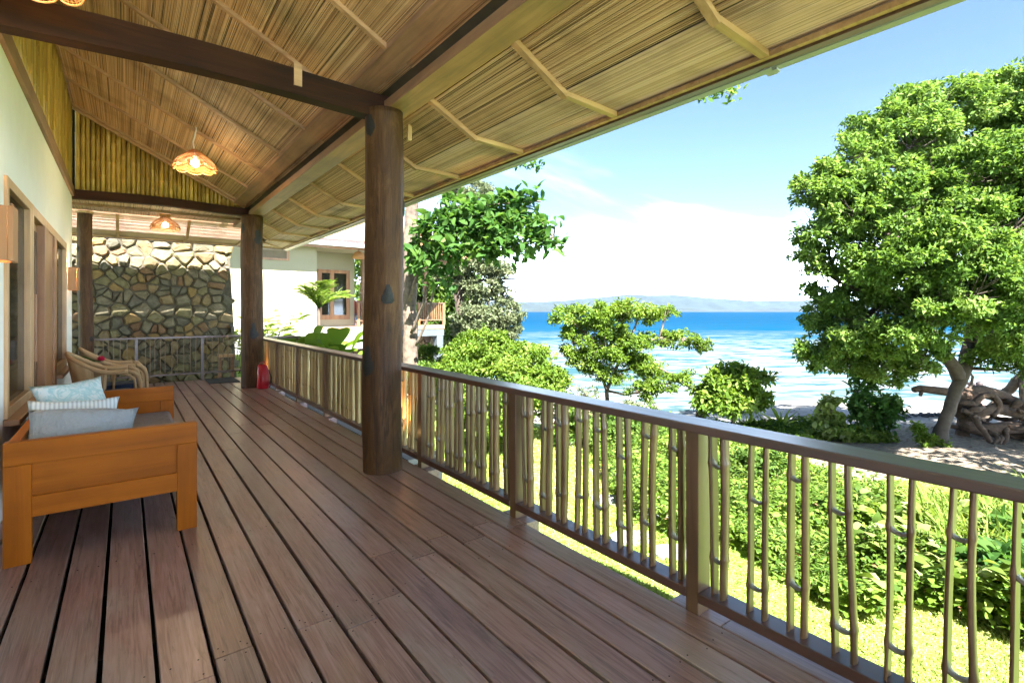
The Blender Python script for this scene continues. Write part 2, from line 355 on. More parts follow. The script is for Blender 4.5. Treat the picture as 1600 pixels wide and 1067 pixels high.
c = mixc(nt, r.outputs[0], (.15, .165, .175), foam)
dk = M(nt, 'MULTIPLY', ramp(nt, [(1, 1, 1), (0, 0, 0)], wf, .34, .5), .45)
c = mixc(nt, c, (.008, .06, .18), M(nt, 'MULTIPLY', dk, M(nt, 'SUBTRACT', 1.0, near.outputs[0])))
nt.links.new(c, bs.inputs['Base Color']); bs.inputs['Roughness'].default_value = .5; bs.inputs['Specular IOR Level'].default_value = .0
bump(nt, bs, M(nt, 'ADD', wn, M(nt, 'MULTIPLY', wf, .5)), .55, .5)
us = np.unique(np.concatenate([np.arange(15, 60, 1.0), np.arange(60, 300, 15), np.geomspace(300, 6500, 14)])); ls = np.unique(np.concatenate([np.arange(-60, 80, 4.0), np.linspace(-6500, -60, 12), np.linspace(80, 6500, 12)]))
def sea_z(x, y):
    u, l = uv(x, y); return -2.6+.02*np.sin(u*1.1+.4*np.sin(l*.3))*np.exp(-((u-30)/25)**2)
sea = grid_mesh('sea', us, ls, sea_z, sm); tag(sea, kind='structure')

hm = plain('forested_hill', (.02, .032, .03), .95, .3, .01, 0, world=True)
def hills(t, prof, seed, depth):
    rg = np.random.default_rng(seed); xs = np.array([p[0] for p in prof], float); hs = np.array([p[1] for p in prof], float)
    pxs = np.linspace(xs[0], xs[-1], 220); hh = np.interp(pxs, xs, hs)*t/FPX
    hh += (np.convolve(rg.normal(0, 1, 240), np.ones(9)/9, 'same')[:220])*t/FPX*1.0*(hh > 0)
    hh = np.maximum(hh, .5)
    rows = []
    for k, (dd, hf) in enumerate(((-.5, 0), (-.25, .45), (-.1, .8), (0, 1), (.2, .8), (.6, 0))):
        tt = t+dd*depth; l = (pxs-800)/FPX*t
        z = -2.7+hh*hf*(1+.12*rg.normal(0, 1, 220)*(hf not in (0, 1)))
        rows.append(np.stack([tt*FW[0]+l*RT[0], tt*FW[1]+l*RT[1], z], -1))
    v = np.concatenate(rows); n = 220; i = (np.arange(5)[:, None]*n+np.arange(n-1)[None, :]).ravel()
    o = np_mesh('hills', v, np.stack([i, i+1, i+n+1, i+n], 1), hm); tag(o, kind='structure'); return o
hills(3600, [(560, 8), (760, 12), (800, 15), (880, 17), (930, 22), (985, 28), (1010, 26), (1060, 26), (1110, 21), (1180, 17), (1260, 18), (1400, 16), (1700, 22), (2100, 18)], 3, 900)
hills(2500, [(560, 20), (700, 19), (790, 16), (850, 11), (900, 8), (980, 7), (1030, 5), (1075, 7), (1110, 2.5), (1180, 6), (1280, 6), (1420, 5), (1900, 9)], 5, 500)

# ------------------------------------------------------------------ deck
WX = -.66; DX = 2.10; DY0 = -4.0; DY1 = 12.08
b = MB(); b.box(WX, DX-.02, DY0, DY1-.02, -.24, -.10)
for y in np.arange(DY0+.1, DY1, .6): b.box(WX, DX-.03, y, y+.05, -.1, -.043)
deck = struct('deck', b, MT['dark'])
pitch = .1755; x = WX+.002; k = 0
gaps = []
pm = {}
def plank_mesh(L, wd):
    key = (round(L, 2), round(wd, 3))
    if key not in pm:
        bm = bmesh.new(); bmesh.ops.create_cube(bm, size=1)
        for v in bm.verts: v.co = Vector((v.co.x*wd, v.co.y*L, v.co.z*.04))
        bmesh.ops.bevel(bm, geom=[e for e in bm.edges], offset=.003, segments=1, affect='EDGES')
        me = bpy.data.meshes.new('plank'); bm.to_mesh(me); bm.free(); me.materials.append(MT['deck']); pm[key] = me
    return pm[key]
xs_gap = [-.25-.1755*2, -.25-.1755, -.25, -.08, .10, .28, .43, .60, .77, .93, 1.10, 1.275, 1.45, 1.62, 1.79, 1.95]
xs_gap = [WX-.12]+xs_gap+[DX+.006]
nailb = MB()
for i in range(len(xs_gap)-1):
    x0, x1 = xs_gap[i], xs_gap[i+1]; x0 = max(x0, WX+.001-.006)
    if x1-x0 < .03: continue
    gap = random.uniform(.011, .019)
    y = DY0; ends = [DY0]
    offs = [2.05, 2.25, 2.35, 1.95][i % 4] if i < 8 else (2.22 if i % 2 else 2.35)
    if i >= 11: offs = 2.78 if i % 2 else 2.62
    ends += [offs-.9*((i*5) % 3 == 0)*0, offs+random.choice([3.6, 4.2, 4.8]), offs+random.choice([7.1, 7.8, 8.4]), DY1+random.uniform(-.015, .015)]
    for a_, b_ in zip(ends[:-1], ends[1:]):
        L = b_-a_-.004
        o = link('plank', plank_mesh(L, x1-x0-gap), deck)
        o.location = ((x0+x1)/2, (a_+b_)/2, -.02+random.uniform(-.0012, .0012)); o.rotation_euler = (0, random.uniform(-.003, .003), random.uniform(-.0006, .0006))
    for e_ in ends[1:-1]:
        for s in (-1, 1):
            for q in (-1, 1):
                nailb.lathe([(.0035, 0), (.003, .0012)], ((x0+x1)/2+q*(x1-x0)*.3+random.uniform(-.01, .01), e_+s*.03, .0008), 6)
    for yy in np.arange(DY0+.4, DY1, 1.2):
        for q in (-1, 1): nailb.lathe([(.0035, 0), (.003, .0012)], ((x0+x1)/2+q*(x1-x0)*.3+random.uniform(-.012, .012), yy+random.uniform(-.02, .02), .0008), 6)
o = nailb.build('nail_heads', MT['dark'], deck); o['kind'] = 'stuff'
b = MB(); b.box(DX-.02, DX-.001, DY0, DY1, -.24, -.05); b.box(WX, DX-.02, DY1-.02, DY1-.001, -.24, -.05)
tag(b.build('edge_board', MT['beamy'], deck), kind=None)
# foundation and pale ledge outside the far half of the deck
b = MB(); b.box(WX-3, DX-.12, DY0+.2, DY1-.2, -2.4, -.25); struct('foundation', b, MT['conc'])
b = MB(); b.box(DX+.12, DX+.50, 4.6, DY1+.3, -.40, -.07); b.box(DX+.15, DX+.45, 4.6, DY1+.3, -2.4, -.41); struct('kerb', b, MT['conc'])

# ------------------------------------------------------------------ house front wall
HY1 = 10.4; TOPW = 3.17
house = thing('house', 'white plastered house front with timber framed glass along the deck', 'house', (WX, 4, 0))
def hp(name, mb, m, **k):
    o = mb.build(name, m, None, **k); o.parent = house; o.matrix_parent_inverse = Matrix.Translation((-WX, -4, 0)); return o
ZT = 2.33; ZS = .66
openings = [(4.85, 5.98, ZS, ZT), (5.98, 7.90, 0.0, ZT), (7.90, 9.25, ZS, ZT)]
b = MB(); T = .16
b.box(WX-T, WX, DY0, 4.85, -.25, TOPW); b.box(WX-T, WX, 9.25, HY1, -.25, TOPW); b.box(WX-T, WX, 4.85, 9.25, ZT, TOPW)
b.box(WX-T, WX, 4.85, 5.98, -.25, ZS); b.box(WX-T, WX, 7.90, 9.25, -.25, ZS); b.box(WX-T, WX, 5.98, 7.90, -.25, -.02)
b.box(WX-3.2, WX-T, HY1-.16, HY1, -.25, TOPW)
hp('wall', b, MT['wall'])
rm = plain('dim_room', (.20, .15, .10), .9, .2, 3, 0)
b = MB(); b.box(WX-3.3, WX-3.2, DY0, HY1, -.25, 3.1); b.box(WX-3.2, WX-T, DY0, 4.2, -.25, 3.1); b.box(WX-3.2, WX-T, 4.2, HY1-.16, -.25, -.02); b.box(WX-3.2, WX-T, 4.2, HY1-.16, 2.9, 3.1)
hp('room_interior', b, rm)
glass, nt, bs = newmat('window_glass')
bs.inputs['Base Color'].default_value = (.03, .03, .025, 1); bs.inputs['Roughness'].default_value = .03; bs.inputs['Specular IOR Level'].default_value = .8
tr = N(nt, 'ShaderNodeBsdfTransparent'); tr.inputs[0].default_value = (.75, .75, .7, 1); ms = N(nt, 'ShaderNodeMixShader'); ms.inputs[0].default_value = .55
nt.links.new(bs.outputs[0], ms.inputs[1]); nt.links.new(tr.outputs[0], ms.inputs[2]); nt.links.new(ms.outputs[0], nt.nodes['Material Output'].inputs[0])
def framed(name, y0, y1, z0, z1, fw, m, depth=.10, proud=.02, sill=False, fl=None):
    fl = fl or fw
    b = MB(); xa, xb = WX-depth, WX+proud
    b.box(xa, xb, y0, y0+fl, z0, z1); b.box(xa, xb, y1-fw, y1, z0, z1); b.box(xa, xb, y0+fl, y1-fw, z1-fw, z1); b.box(xa, xb, y0+fl, y1-fw, z0, z0+fw)
    f = hp(name, b, m, bevel=.004)
    g = MB().box(WX-.026, WX-.020, y0+fl+.001, y1-fw-.001, z0+fw+.001, z1-fw-.001).build('pane', glass, f)
    if sill: MB().box(WX-.02, WX+.085, y0-.03, y1+.03, z0-.045, z0-.002).build('sill', MT['jambr'], f, bevel=.006)
    return f
framed('window', 4.852, 5.975, ZS, ZT-.002, .07, MT['jamb'], sill=True)
framed('window', 7.905, 9.245, ZS, ZT-.002, .09, MT['jamb'], sill=True)
d = framed('door', 6.10, 6.78, .002, ZT-.09, .085, MT['jamb'], depth=.10, proud=-.035)
b = MB(); b.box(WX-.04, WX+.035, 6.13, 6.165, .95, 1.55); b.box(WX-.06, WX, 6.14, 6.16, 1.0, 1.03); b.box(WX-.06, WX, 6.14, 6.16, 1.47, 1.5); b.build('handle', MT['jambr'], d, bevel=.004)
b = MB(); b.box(WX-.13, WX+.022, 5.98, 6.095, -.02, ZT-.003); hp('door_post', b, MT['jamb'], bevel=.004)
b = MB(); b.box(WX-.13, WX+.028, 6.785, 7.10, -.02, ZT-.09); b.box(WX-.10, WX+.012, 7.102, 7.65, -.02, ZT-.09); b.box(WX-.13, WX+.028, 7.652, 7.90, -.02, ZT-.09); hp('door_panel', b, MT['jambr'], bevel=.004)
b = MB(); b.box(WX-.13, WX+.02, 6.097, 7.90, ZT-.088, ZT-.003); hp('door_lintel', b, MT['jamb'], bevel=.004)
b = MB(); b.box(WX-.02, WX+.03, DY0, HY1-.05, TOPW+.002, TOPW+.15); hp('wall_plate', b, MT['beamy'], bevel=.004)
# switch plates
for (y, z, s) in ((10.02, 1.38, .05), (9.98, .52, .05)):
    b = MB(); b.box(WX, WX+.012, y-.04, y+.04, z-.06, z+.06); hp('switch_plate', b, MT['white'], bevel=.002)
b = MB(); b.box(WX-3.2, WX-2.9, 4.3, 10, -.02, .0); 
# curtain inside window
b = MB()
for j in range(60):
    y = 4.9+j*.02; b.add([(WX-.30+.03*math.sin(j*1.3), y, .1), (WX-.30+.03*math.sin((j+1)*1.3), y+.02, .1), (WX-.30+.03*math.sin((j+1)*1.3), y+.02, 2.5), (WX-.30+.03*math.sin(j*1.3), y, 2.5)], [(0, 1, 2, 3)])
hp('curtain', b, plain('curtain_cloth', (.42, .33, .2), .9, .1), smooth=True)

# bamboo poles above the wall plate, up to the roof
def zroof(x): return 2.955+.524*(2.47-x)
pole_cache = {}
def pole(h, r):
    key = (max(.2, round(h*5)/5), round(r, 3))
    if key not in pole_cache:
        b = MB(); z = 0; prof = [(r, 0)]; z = random.uniform(.05, .3)
        while z < key[0]-.05:
            prof += [(r, z-.012), (r*1.13, z), (r*.97, z+.012)]; z += random.uniform(.28, .42)
        prof.append((r, key[0])); b.lathe(prof, n=7)
        me = b.mesh('bamboo_pole'); me.materials.append(MT['bamboo2']); me.polygons.foreach_set('use_smooth', [True]*len(me.polygons)); pole_cache[key] = me
    return pole_cache[key], key[0]
bw = thing('bamboo_wall', 'yellow bamboo poles standing side by side above the white house wall', 'bamboo wall', (WX-.03, 4, TOPW+.15))
y = 1.2; H = zroof(WX)-TOPW-.15
while y < HY1-.04:
    r_ = random.uniform(.026, .036); me, h = pole(H, r_)
    o = link('bamboo_pole', me, bw); o.location = (random.uniform(-.006, .006), y-4+r_, 0); o.scale = (1, 1, H/h); o.rotation_euler = (0, 0, random.uniform(0, 6)); y += 2*r_+.001
gw = thing('gable_wall', 'triangular gable of yellow bamboo poles above the far crossbeam', 'bamboo wall', (0, HY1+.06, 3.30))
x = WX+.03
while x < 1.72:
    r_ = random.uniform(.026, .035); H = zroof(x+r_)-3.30-.01
    if H < .05: break
    me, h = pole(H, r_); o = link('bamboo_pole', me, gw); o.location = (x+r_, random.uniform(-.006, .006), 0); o.scale = (1, 1, H/h); o.rotation_euler = (0, 0, random.uniform(0, 6)); x += 2*r_+.001
b = MB(); b.prism([(WX-.14, -.1), (1.9, -.1), (1.9, zroof(1.9)-3.285), (WX-.14, zroof(WX-.14)-3.285)], .04, .06); b.build('backing_board', MT['dark'], gw)

b = MB(); b.bar((WX, -.065, zroof(WX)-3.30-.03), (1.75, -.065, zroof(1.75)-3.30-.03), .05, .05); b.build('verge_batten', MT['rafter'], gw)
# ------------------------------------------------------------------ veranda roof
RY0 = -4.6; EX = 3.11; EZ = 2.93; KX = 2.47; KZ = 2.955; EY = 13.2; KY = 12.45
roof = thing('veranda_roof', 'wide veranda roof lined with split reed matting over the deck', 'roof', (0, 4, 0))
def rp(name, mb, m, **k):
    o = mb.build(name, m, None, **k); o.parent = roof; o.matrix_parent_inverse = Matrix.Translation((0, -4, 0)); return o
def reed_panel(a, b_, c_, mat, pitch=.0085, hw=.0042, name='reed_panel', along=None):
    """panel spanned by a->b (across the reeds) and a->c (along the reeds); reeds are real half rounds"""
    a = np.array(a, float); e1 = np.array(b_, float)-a; e2 = np.array(c_, float)-a
    L1 = np.linalg.norm(e1); n = int(L1/pitch); u = e1/L1; nrm = unit(np.cross(e1, e2))
    if nrm[2] > 0: nrm = -nrm
    k = np.arange(n); ctr = (k+.5)*pitch+rng.normal(0, .0006, n); w_ = hw*rng.uniform(.72, 1.12, n); h = w_*rng.uniform(.6, 1.0, n)
    miss = rng.random(n) < .05
    w_[miss] *= .25
    V = []; 
    for s in (0, 1):
        sk = rng.normal(0, .0015, n)
        for (du, dn) in ((-1, 0), (-.6, .8), (.6, .8), (1, 0)):
            V.append(a+e2*s+u*(ctr+sk+du*w_)[:, None]+nrm*((dn*h)[:, None]))
    V = np.stack(V, 1).reshape(-1, 3); base = (np.arange(n)*8)[:, None]
    Fc = np.concatenate([base+np.array(q) for q in ((0, 1, 5, 4), (1, 2, 6, 5), (2, 3, 7, 6))], 0)
    t = rng.beta(2.2, 2.0, n); t = t*.8+.2*np.repeat(rng.random(n//9+1), 9)[:n]
    o = np_mesh(name, V, Fc, mat, np.repeat(t, 8)); o.parent = roof; o.matrix_parent_inverse = Matrix.Translation((0, -4, 0)); o['kind'] = 'stuff'
    return o
raf = [2.55+1.1*k for k in range(-6, 8)]; oraf = [2.64+1.157*k for k in range(-6, 9)]
ys = [RY0]+raf+[HY1+.04]
for y0, y1 in zip(ys[:-1], ys[1:]):
    reed_panel((WX, y0, zroof(WX)), (1.80, y0, zroof(1.80)), (WX, y1, zroof(WX)), MT['reed'], .0105, .0052)
ys = [RY0]+oraf
for y0, y1 in zip(ys[:-1], ys[1:]):
    reed_panel((1.98, y0, zroof(1.98)), (KX, y0, KZ), (1.98, y1, zroof(1.98)), MT['reed'], .0105, .0050)
    reed_panel((KX, y0, KZ), (EX-.03, y0, EZ+.01), (KX, y1, KZ), MT['reedl'], .0125, .0054)
# end bay corner pieces and the far (hip) end
reed_panel((KX, oraf[-1], KZ), (EX-.03, oraf[-1], EZ+.01), (KX, EY-.03, KZ-.03), MT['reedl'])
reed_panel((WX-1.5, HY1+.13, 3.225), (1.98, HY1+.13, 3.225), (WX-1.5, 12.0, 3.225), MT['reedl'])
reed_panel((WX-1.5, 12.0, 3.222), (WX-1.5, KY, KZ), (2.2, 12.0, 3.222), MT['reedl'])
reed_panel((WX-1.5, KY, KZ), (WX-1.5, EY-.03, EZ+.01), (KX, KY, KZ), MT['reedl'])
# dark mat backing + weatherproof cover (one closed shell above the reeds)
b = MB(); e_ = .012
def slab(p, t=.05):
    p = [Vector(q) for q in p]; n = len(p); vs = [q+Vector((0, 0, e_)) for q in p]+[q+Vector((0, 0, e_+t)) for q in p]
    b.add(vs, [tuple(range(n)), tuple(range(2*n-1, n-1, -1))]+[(i, i+n, (i+1) % n+n, (i+1) % n) for i in range(n)])
RX = -3.6
slab([(RX, RY0, zroof(RX)), (KX, RY0, KZ), (KX, 10.5, KZ), (RX, 10.5, zroof(RX))])
slab([(1.98, 10.51, 3.235), (KX, 10.51, KZ), (KX, KY, KZ), (1.98, 12.0, 3.235)])
slab([(KX, RY0, KZ), (EX, RY0, EZ), (EX, EY, EZ), (KX, EY, KZ)])
slab([(RX, KY, KZ), (KX, KY, KZ), (KX, EY, EZ), (RX, EY, EZ)])
slab([(WX-1.6, HY1+.1, 3.23), (2.1, HY1+.1, 3.23), (2.1, 12.05, 3.23), (WX-1.6, 12.05, 3.23)], .01)
slab([(RX, RY0, zroof(RX)), (RX, 10.5, zroof(RX)), (RX-6, 10.5, zroof(RX)-3.2), (RX-6, RY0, zroof(RX)-3.2)])
rp('roof_cover', b, MT['shell'])
def tilt_bar(y, xa, xb, za, zb, wd, h, name, m):
    b = MB(); b.add([(xa, y-wd/2, za-h), (xa, y+wd/2, za-h), (xa, y+wd/2, za), (xa, y-wd/2, za), (xb, y-wd/2, zb-h), (xb, y+wd/2, zb-h), (xb, y+wd/2, zb), (xb, y-wd/2, zb)],
                   [(0, 1, 2, 3), (7, 6, 5, 4), (0, 4, 5, 1), (1, 5, 6, 2), (2, 6, 7, 3), (3, 7, 4, 0)])
    return rp(name, b, m)
for y in raf:
    tilt_bar(y, WX, 1.72, zroof(WX)+.005, zroof(1.72)+.005, .045, .042, 'rafter', MT['rafter'])
for y in oraf:
    tilt_bar(y, 2.0, KX+.012, zroof(2.0)+.005, KZ+.0, .052, .048, 'rafter', MT['rafter'])
    tilt_bar(y, KX+.013, EX-.101, KZ+.0, EZ+.004, .052, .036, 'soffit_rafter', MT['rafter'])
# far end ceiling: batten, sloping rafters
b = MB(); b.box(WX-1.5, 1.98, 11.2, 11.24, 3.18, 3.22); rp('batten', b, MT['beamy'])
for x in (-.12, 1.02, 2.05):
    b = MB(); b.bar((x, 12.0, 3.20), (x, KY, KZ-.02), .05, .04); rp('rafter', b, MT['rafter'])
    b = MB(); b.bar((x, KY+.01, KZ-.02), (x, EY-.1, EZ-.01), .05, .035); rp('soffit_rafter', b, MT['rafter'])
b = MB(); b.bar((2.0, 12.02, 3.2), (KX, KY, KZ-.02), .05, .05); b.bar((KX, KY, KZ-.02), (EX-.05, EY-.05, EZ-.01), .05, .035); rp('hip_rafter', b, MT['rafter'])
# long eave beam and inner board
b = MB(); b.box(1.80, 2.02, RY0, 12.02, 3.15, 3.235); b.box(1.83, 1.99, RY0, 12.0, 3.236, 3.26); rp('eave_beam', b, MT['beamy'], bevel=.004)
tilt = MB(); tilt.add([(1.57, RY0, zroof(1.57)-.055), (1.71, RY0, zroof(1.71)-.055), (1.71, HY1, zroof(1.71)-.055), (1.57, HY1, zroof(1.57)-.055), (1.57, RY0, zroof(1.57)-.01), (1.71, RY0, zroof(1.71)-.01), (1.71, HY1, zroof(1.71)-.01), (1.57, HY1, zroof(1.57)-.01)], [(0, 3, 2, 1), (4, 5, 6, 7), (0, 1, 5, 4), (1, 2, 6, 5), (2, 3, 7, 6), (3, 0, 4, 7)])
rp('inner_board', tilt, MT['beamy'])
# eave trim: battens, fascia, gutter
b = MB(); b.box(EX-.10, EX-.062, RY0, EY-.10, EZ-.035, EZ-.002); rp('eave_batten', b, MT['rafter'])
b = MB(); b.box(EX-.055, EX, RY0, EY, EZ-.05, EZ+.06); b.box(RX, EX-.056, EY-.03, EY, EZ-.05, EZ+.06); rp('fascia_board', b, MT['rail'])
b = MB(); b.box(RX, EX-.12, EY-.10, EY-.062, EZ-.035, EZ-.002); rp('eave_batten', b, MT['rafter'])
def gutter(x0, ya, yb):
    b = MB(); pr = [(x0, EZ+.06), (x0+.005, EZ-.035), (x0+.02, EZ-.05), (x0+.08, EZ-.05), (x0+.10, EZ-.02), (x0+.105, EZ+.065), (x0+.097, EZ+.065), (x0+.092, EZ-.015), (x0+.077, EZ-.042), (x0+.023, EZ-.042), (x0+.013, EZ-.03), (x0+.008, EZ+.06)]
    b.prism(pr, ya, yb); return rp('gutter', b, MT['gutter'])
gutter(EX+.002, RY0, 1.53); gutter(EX+.003, 1.545, 7.0); gutter(EX+.002, 7.012, EY+.1)
b = MB(); b.box(EX-.0, EX+.11, 1.50, 1.56, EZ-.058, EZ-.051); b.box(EX+.03, EX+.08, 1.475, 1.50, EZ-.065, EZ-.051); rp('gutter_bracket', b, MT['gutter'])
# crossbeams
def crossbeam(y, xa, z0, z1, label, wd=.13):
    b = MB(); n = 14
    for i in range(n):
        x0 = xa+(1.83-xa)*i/n; x1 = xa+(1.83-xa)*(i+1)/n; f = lambda x: .02*math.sin(x*2.1+.6)
        b.add([(x0, y-wd/2, z0+f(x0)), (x1, y-wd/2, z0+f(x1)), (x1, y+wd/2, z0+f(x1)), (x0, y+wd/2, z0+f(x0)), (x0, y-wd/2, z1+f(x0)), (x1, y-wd/2, z1+f(x1)), (x1, y+wd/2, z1+f(x1)), (x0, y+wd/2, z1+f(x0))],
              [(0, 3, 2, 1), (4, 5, 6, 7), (0, 1, 5, 4), (2, 3, 7, 6)]+([(0, 4, 7, 3)] if i == 0 else [])+([(1, 2, 6, 5)] if i == n-1 else []))
    o = rp('crossbeam', b, MT['beam']); o['label'] = label; return o
cbm = crossbeam(4.27, WX-.1, 3.10, 3.30, 'dark crossbeam from the near log column to the wall')
crossbeam(HY1, WX-.1, 3.155, 3.295, 'dark crossbeam under the bamboo gable', .12)
b = MB(); b.box(1.05, 1.11, 4.19, 4.203, 3.17, 3.34); rp('cleat', b, MT['rafter'])
b = MB(); b.box(2.10, 2.14, 4.36, 4.39, 3.0, 3.20); rp('timber_offcut', b, MT['jamb'])

# ------------------------------------------------------------------ log columns
lm, nt, bs = newmat('peeled_log')
v, rnd = coords(nt, (1, 1, .18)); n = noise(nt, v, 9, 8, .72, 1.6); n2 = noise(nt, coords(nt)[0], 3.0, 4, .6)
c = ramp(nt, [(0.0334, 0.0142, 0.00545), (0.0786, 0.0373, 0.0149), (0.13, 0.0697, 0.0313)], n, .3, .72)
c = mixc(nt, c, (.05, .024, .013), M(nt, 'MULTIPLY', ramp(nt, [(0, 0, 0), (1, 1, 1)], n2, .45, .65), .6))
vk, _ = coords(nt, (1, 1, .045)); ck = ramp(nt, [(1, 1, 1), (0, 0, 0)], M(nt, 'ABSOLUTE', M(nt, 'SUBTRACT', noise(nt, vk, 11, 5, .6, .3), .5)), .004, .022)
c = mixc(nt, c, (.022, .012, .008), M(nt, 'MULTIPLY', ck, M(nt, 'MULTIPLY', ramp(nt, [(0, 0, 0), (1, 1, 1)], noise(nt, coords(nt)[0], 1.3, 2), .42, .56), .75)))
nt.links.new(c, bs.inputs['Base Color']); bs.inputs['Roughness'].default_value = .6; bs.inputs['Specular IOR Level'].default_value = .2; bump(nt, bs, M(nt, 'ADD', n, M(nt, 'MULTIPLY', n2, 1.5)), .5, .015)
km = plain('dark_knot', (.016, .016, .017), .7, .3, 14, .8, c2=(.005, .005, .005))
def log(x, y, r, h, label, knots, seed, group=None):
    t = thing('log_column', label, 'column', (x, y, 0), group=group); rg = random.Random(seed)
    n = 40; m_ = 60; vs = []
    ph = [rg.uniform(0, 6) for _ in range(8)]
    for i in range(m_+1):
        z = h*i/m_
        for j in range(n):
            a = 2*PI*j/n
            rr = r*(1+.018*math.sin(2*a+ph[0]+z*.9)+.014*math.sin(3*a+ph[1]-z*1.7)+.014*math.sin(z*4.2+ph[2]+a)+.008*math.sin(z*9+ph[3]+2*a)-.02*z/h)
            vs.append((rr*math.cos(a)+.012*math.sin(z*1.9+ph[4]), rr*math.sin(a)+.012*math.sin(z*1.4+ph[5]), z))
    fs = [(i*n+j, i*n+(j+1) % n, (i+1)*n+(j+1) % n, (i+1)*n+j) for i in range(m_) for j in range(n)]+[tuple(m_*n+j for j in range(n))]
    b = MB(); b.add(vs, fs); b.build('trunk', lm, t, smooth=True)
    for (da, z, w_, hh, tail) in knots:           # azimuth (deg), height, width, height, tail length
        b = MB(); k = 14; pts = [(0, 0)]
        ring = []
        for q in range(k):
            th = 2*PI*q/k; u_ = math.cos(th)*w_/2*(1+.16*math.sin(3*th+seed)+.1*math.sin(5*th+z*3)); v_ = math.sin(th)*hh/2*(1+.12*math.sin(4*th+seed+z))
            if math.sin(th) > .9: v_ += tail
            ring.append((u_, v_))
        def P3(u_, v_, out_):
            a = R(da)+u_/r; zc = z+v_
            rr = r*(1+.018*math.sin(2*a+ph[0]+zc*.9)+.014*math.sin(3*a+ph[1]-zc*1.7)+.014*math.sin(zc*4.2+ph[2]+a)+.008*math.sin(zc*9+ph[3]+2*a)-.02*zc/h)+out_
            return (rr*math.cos(a)+.012*math.sin(zc*1.9+ph[4]), rr*math.sin(a)+.012*math.sin(zc*1.4+ph[5]), zc)
        vs = [P3(0, 0, .010)]+[P3(u_*.6, v_*.6, .010) for u_, v_ in ring]+[P3(u_, v_, .001) for u_, v_ in ring]
        fs = [(0, 1+q, 1+(q+1) % k) for q in range(k)]+[(1+q, 1+k+q, 1+k+(q+1) % k, 1+(q+1) % k) for q in range(k)]
        b.add(vs, fs); b.build('knot', km, t, smooth=True)
    return t
def azc(x, y, off): return math.degrees(math.atan2(-y, -x))+off
log(1.82, 4.27, .168, 3.15, 'thick near log column of peeled trunk beside the sea railing', [(azc(1.82, 4.27, 12), 1.52, .11, .13, .05), (azc(1.82, 4.27, -50), .96, .13, .26, .02), (azc(1.82, 4.27, -50), 3.0, .12, .2, 0), (azc(1.82, 4.27, 76), 2.3, .07, .14, .03)], 3)
log(1.86, 10.36, .185, 3.15, 'far log column with red bag at its foot', [(azc(1.86, 10.36, 6), .98, .16, .17, .12), (azc(1.86, 10.36, 36), 2.75, .15, .28, 0), (azc(1.86, 10.36, -60), 2.9, .1, .2, 0)], 8)
t3 = log(-.57, 11.85, .11, 3.16, 'slender log column at the far house corner before the stone wall', [(azc(-.57, 11.85, -60), 2.5, .08, .12, 0), (azc(-.57, 11.85, 40), .9, .06, .1, 0)], 12)
MB().lathe([(.125, 3.14), (.125, 3.18)], n=16).build('cap_plate', MT['jamb'], t3)

# ------------------------------------------------------------------ railings
def baluster_mesh(seed, L=.735, rr=.034):
    rg = random.Random(seed); b = MB()
    n1 = rg.uniform(.10, .22); n2 = n1+rg.uniform(.36, .45); nodes = [z for z in (n1, n2) if z < L-.04]
    bow = rg.uniform(-.004, .004); hw = rg.uniform(.46, .58); tp = rg.uniform(-.004, .004)
    for s in (-1, 1):
        zs = sorted(set([0, L]+[L*i/12 for i in range(1, 12)]+[n+d for n in nodes for d in (-.03, -.012, 0, .012, .03)])); vs = []; 
        for z in zs:
            if z < 0 or z > L: continue
            bul = sum(math.exp(-((z-n)/.012)**2)*.0030+math.exp(-((z-n)/.035)**2)*.0014 for n in nodes)
            r0 = rr+tp*(z/L-.5)*2; xo = bow*math.sin(z*7+seed)
            for (a, q) in ((-hw*1.35, r0-.008-bul*.3), (-hw, r0+bul), (0, r0+.0012+bul), (hw, r0+bul), (hw*1.35, r0-.008-bul*.3), (0, r0-.009-bul)):
                vs.append((q*math.sin(a)*1.25, s*q*math.cos(a)+xo+s*.0025*math.sin(z*5+seed), z))
        k = len(vs)//6
        b.add(vs, [(i*6+j, i*6+(j+1) % 6, (i+1)*6+(j+1) % 6, (i+1)*6+j) for i in range(k-1) for j in range(6)])
    me1 = b.mesh('culm'); me1.materials.append(MT['bamboo']); me1.polygons.foreach_set('use_smooth', [True]*len(me1.polygons))
    N_ = 10; seps = []
    for z in nodes:
        c = MB(); xo = bow*math.sin(z*7+seed); vs = []
        for i in range(N_+1):
            y = -1+2*i/N_; sag = -.020*(1-y*y)**.9+.010*abs(y)**8; wd = .013+.007*y**4; th = .0042+.011*abs(y)**5
            yy = y*(rr-.006)+xo
            vs += [(-wd, yy, z+sag+th), (wd, yy, z+sag+th), (wd, yy, z+sag-th), (-wd, yy, z+sag-th)]
        c.add(vs, [(i*4+j, i*4+(j+1) % 4, (i+1)*4+(j+1) % 4, (i+1)*4+j) for i in range(N_) for j in range(4)])
        me2 = c.mesh('septum'); me2.materials.append(MT['node']); me2.polygons.foreach_set('use_smooth', [True]*len(me2.polygons)); seps.append(me2)
    return me1, seps
BAL = [baluster_mesh(s, rr=random.uniform(.034, .041)) for s in range(9)]
MT['bamboo_lit'] = wood('lit_bamboo', [(.22, .135, .055), (.40, .28, .13), (.54, .41, .22)], .4, 2, 30, .35, .1, .1)  # same split bamboo, paler: the light on the far bays is in the colour
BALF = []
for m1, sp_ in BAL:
    m2 = m1.copy(); m2.materials.clear(); m2.materials.append(MT['bamboo_lit']); BALF.append((m2, sp_))
for y in [1.335+1.37*k for k in range(-2, 7)]:
    MB().box(2.105, 2.215, y-.10, y+.16, -.20, 0).build('plank_end', MT['deck'], deck, bevel=.003)
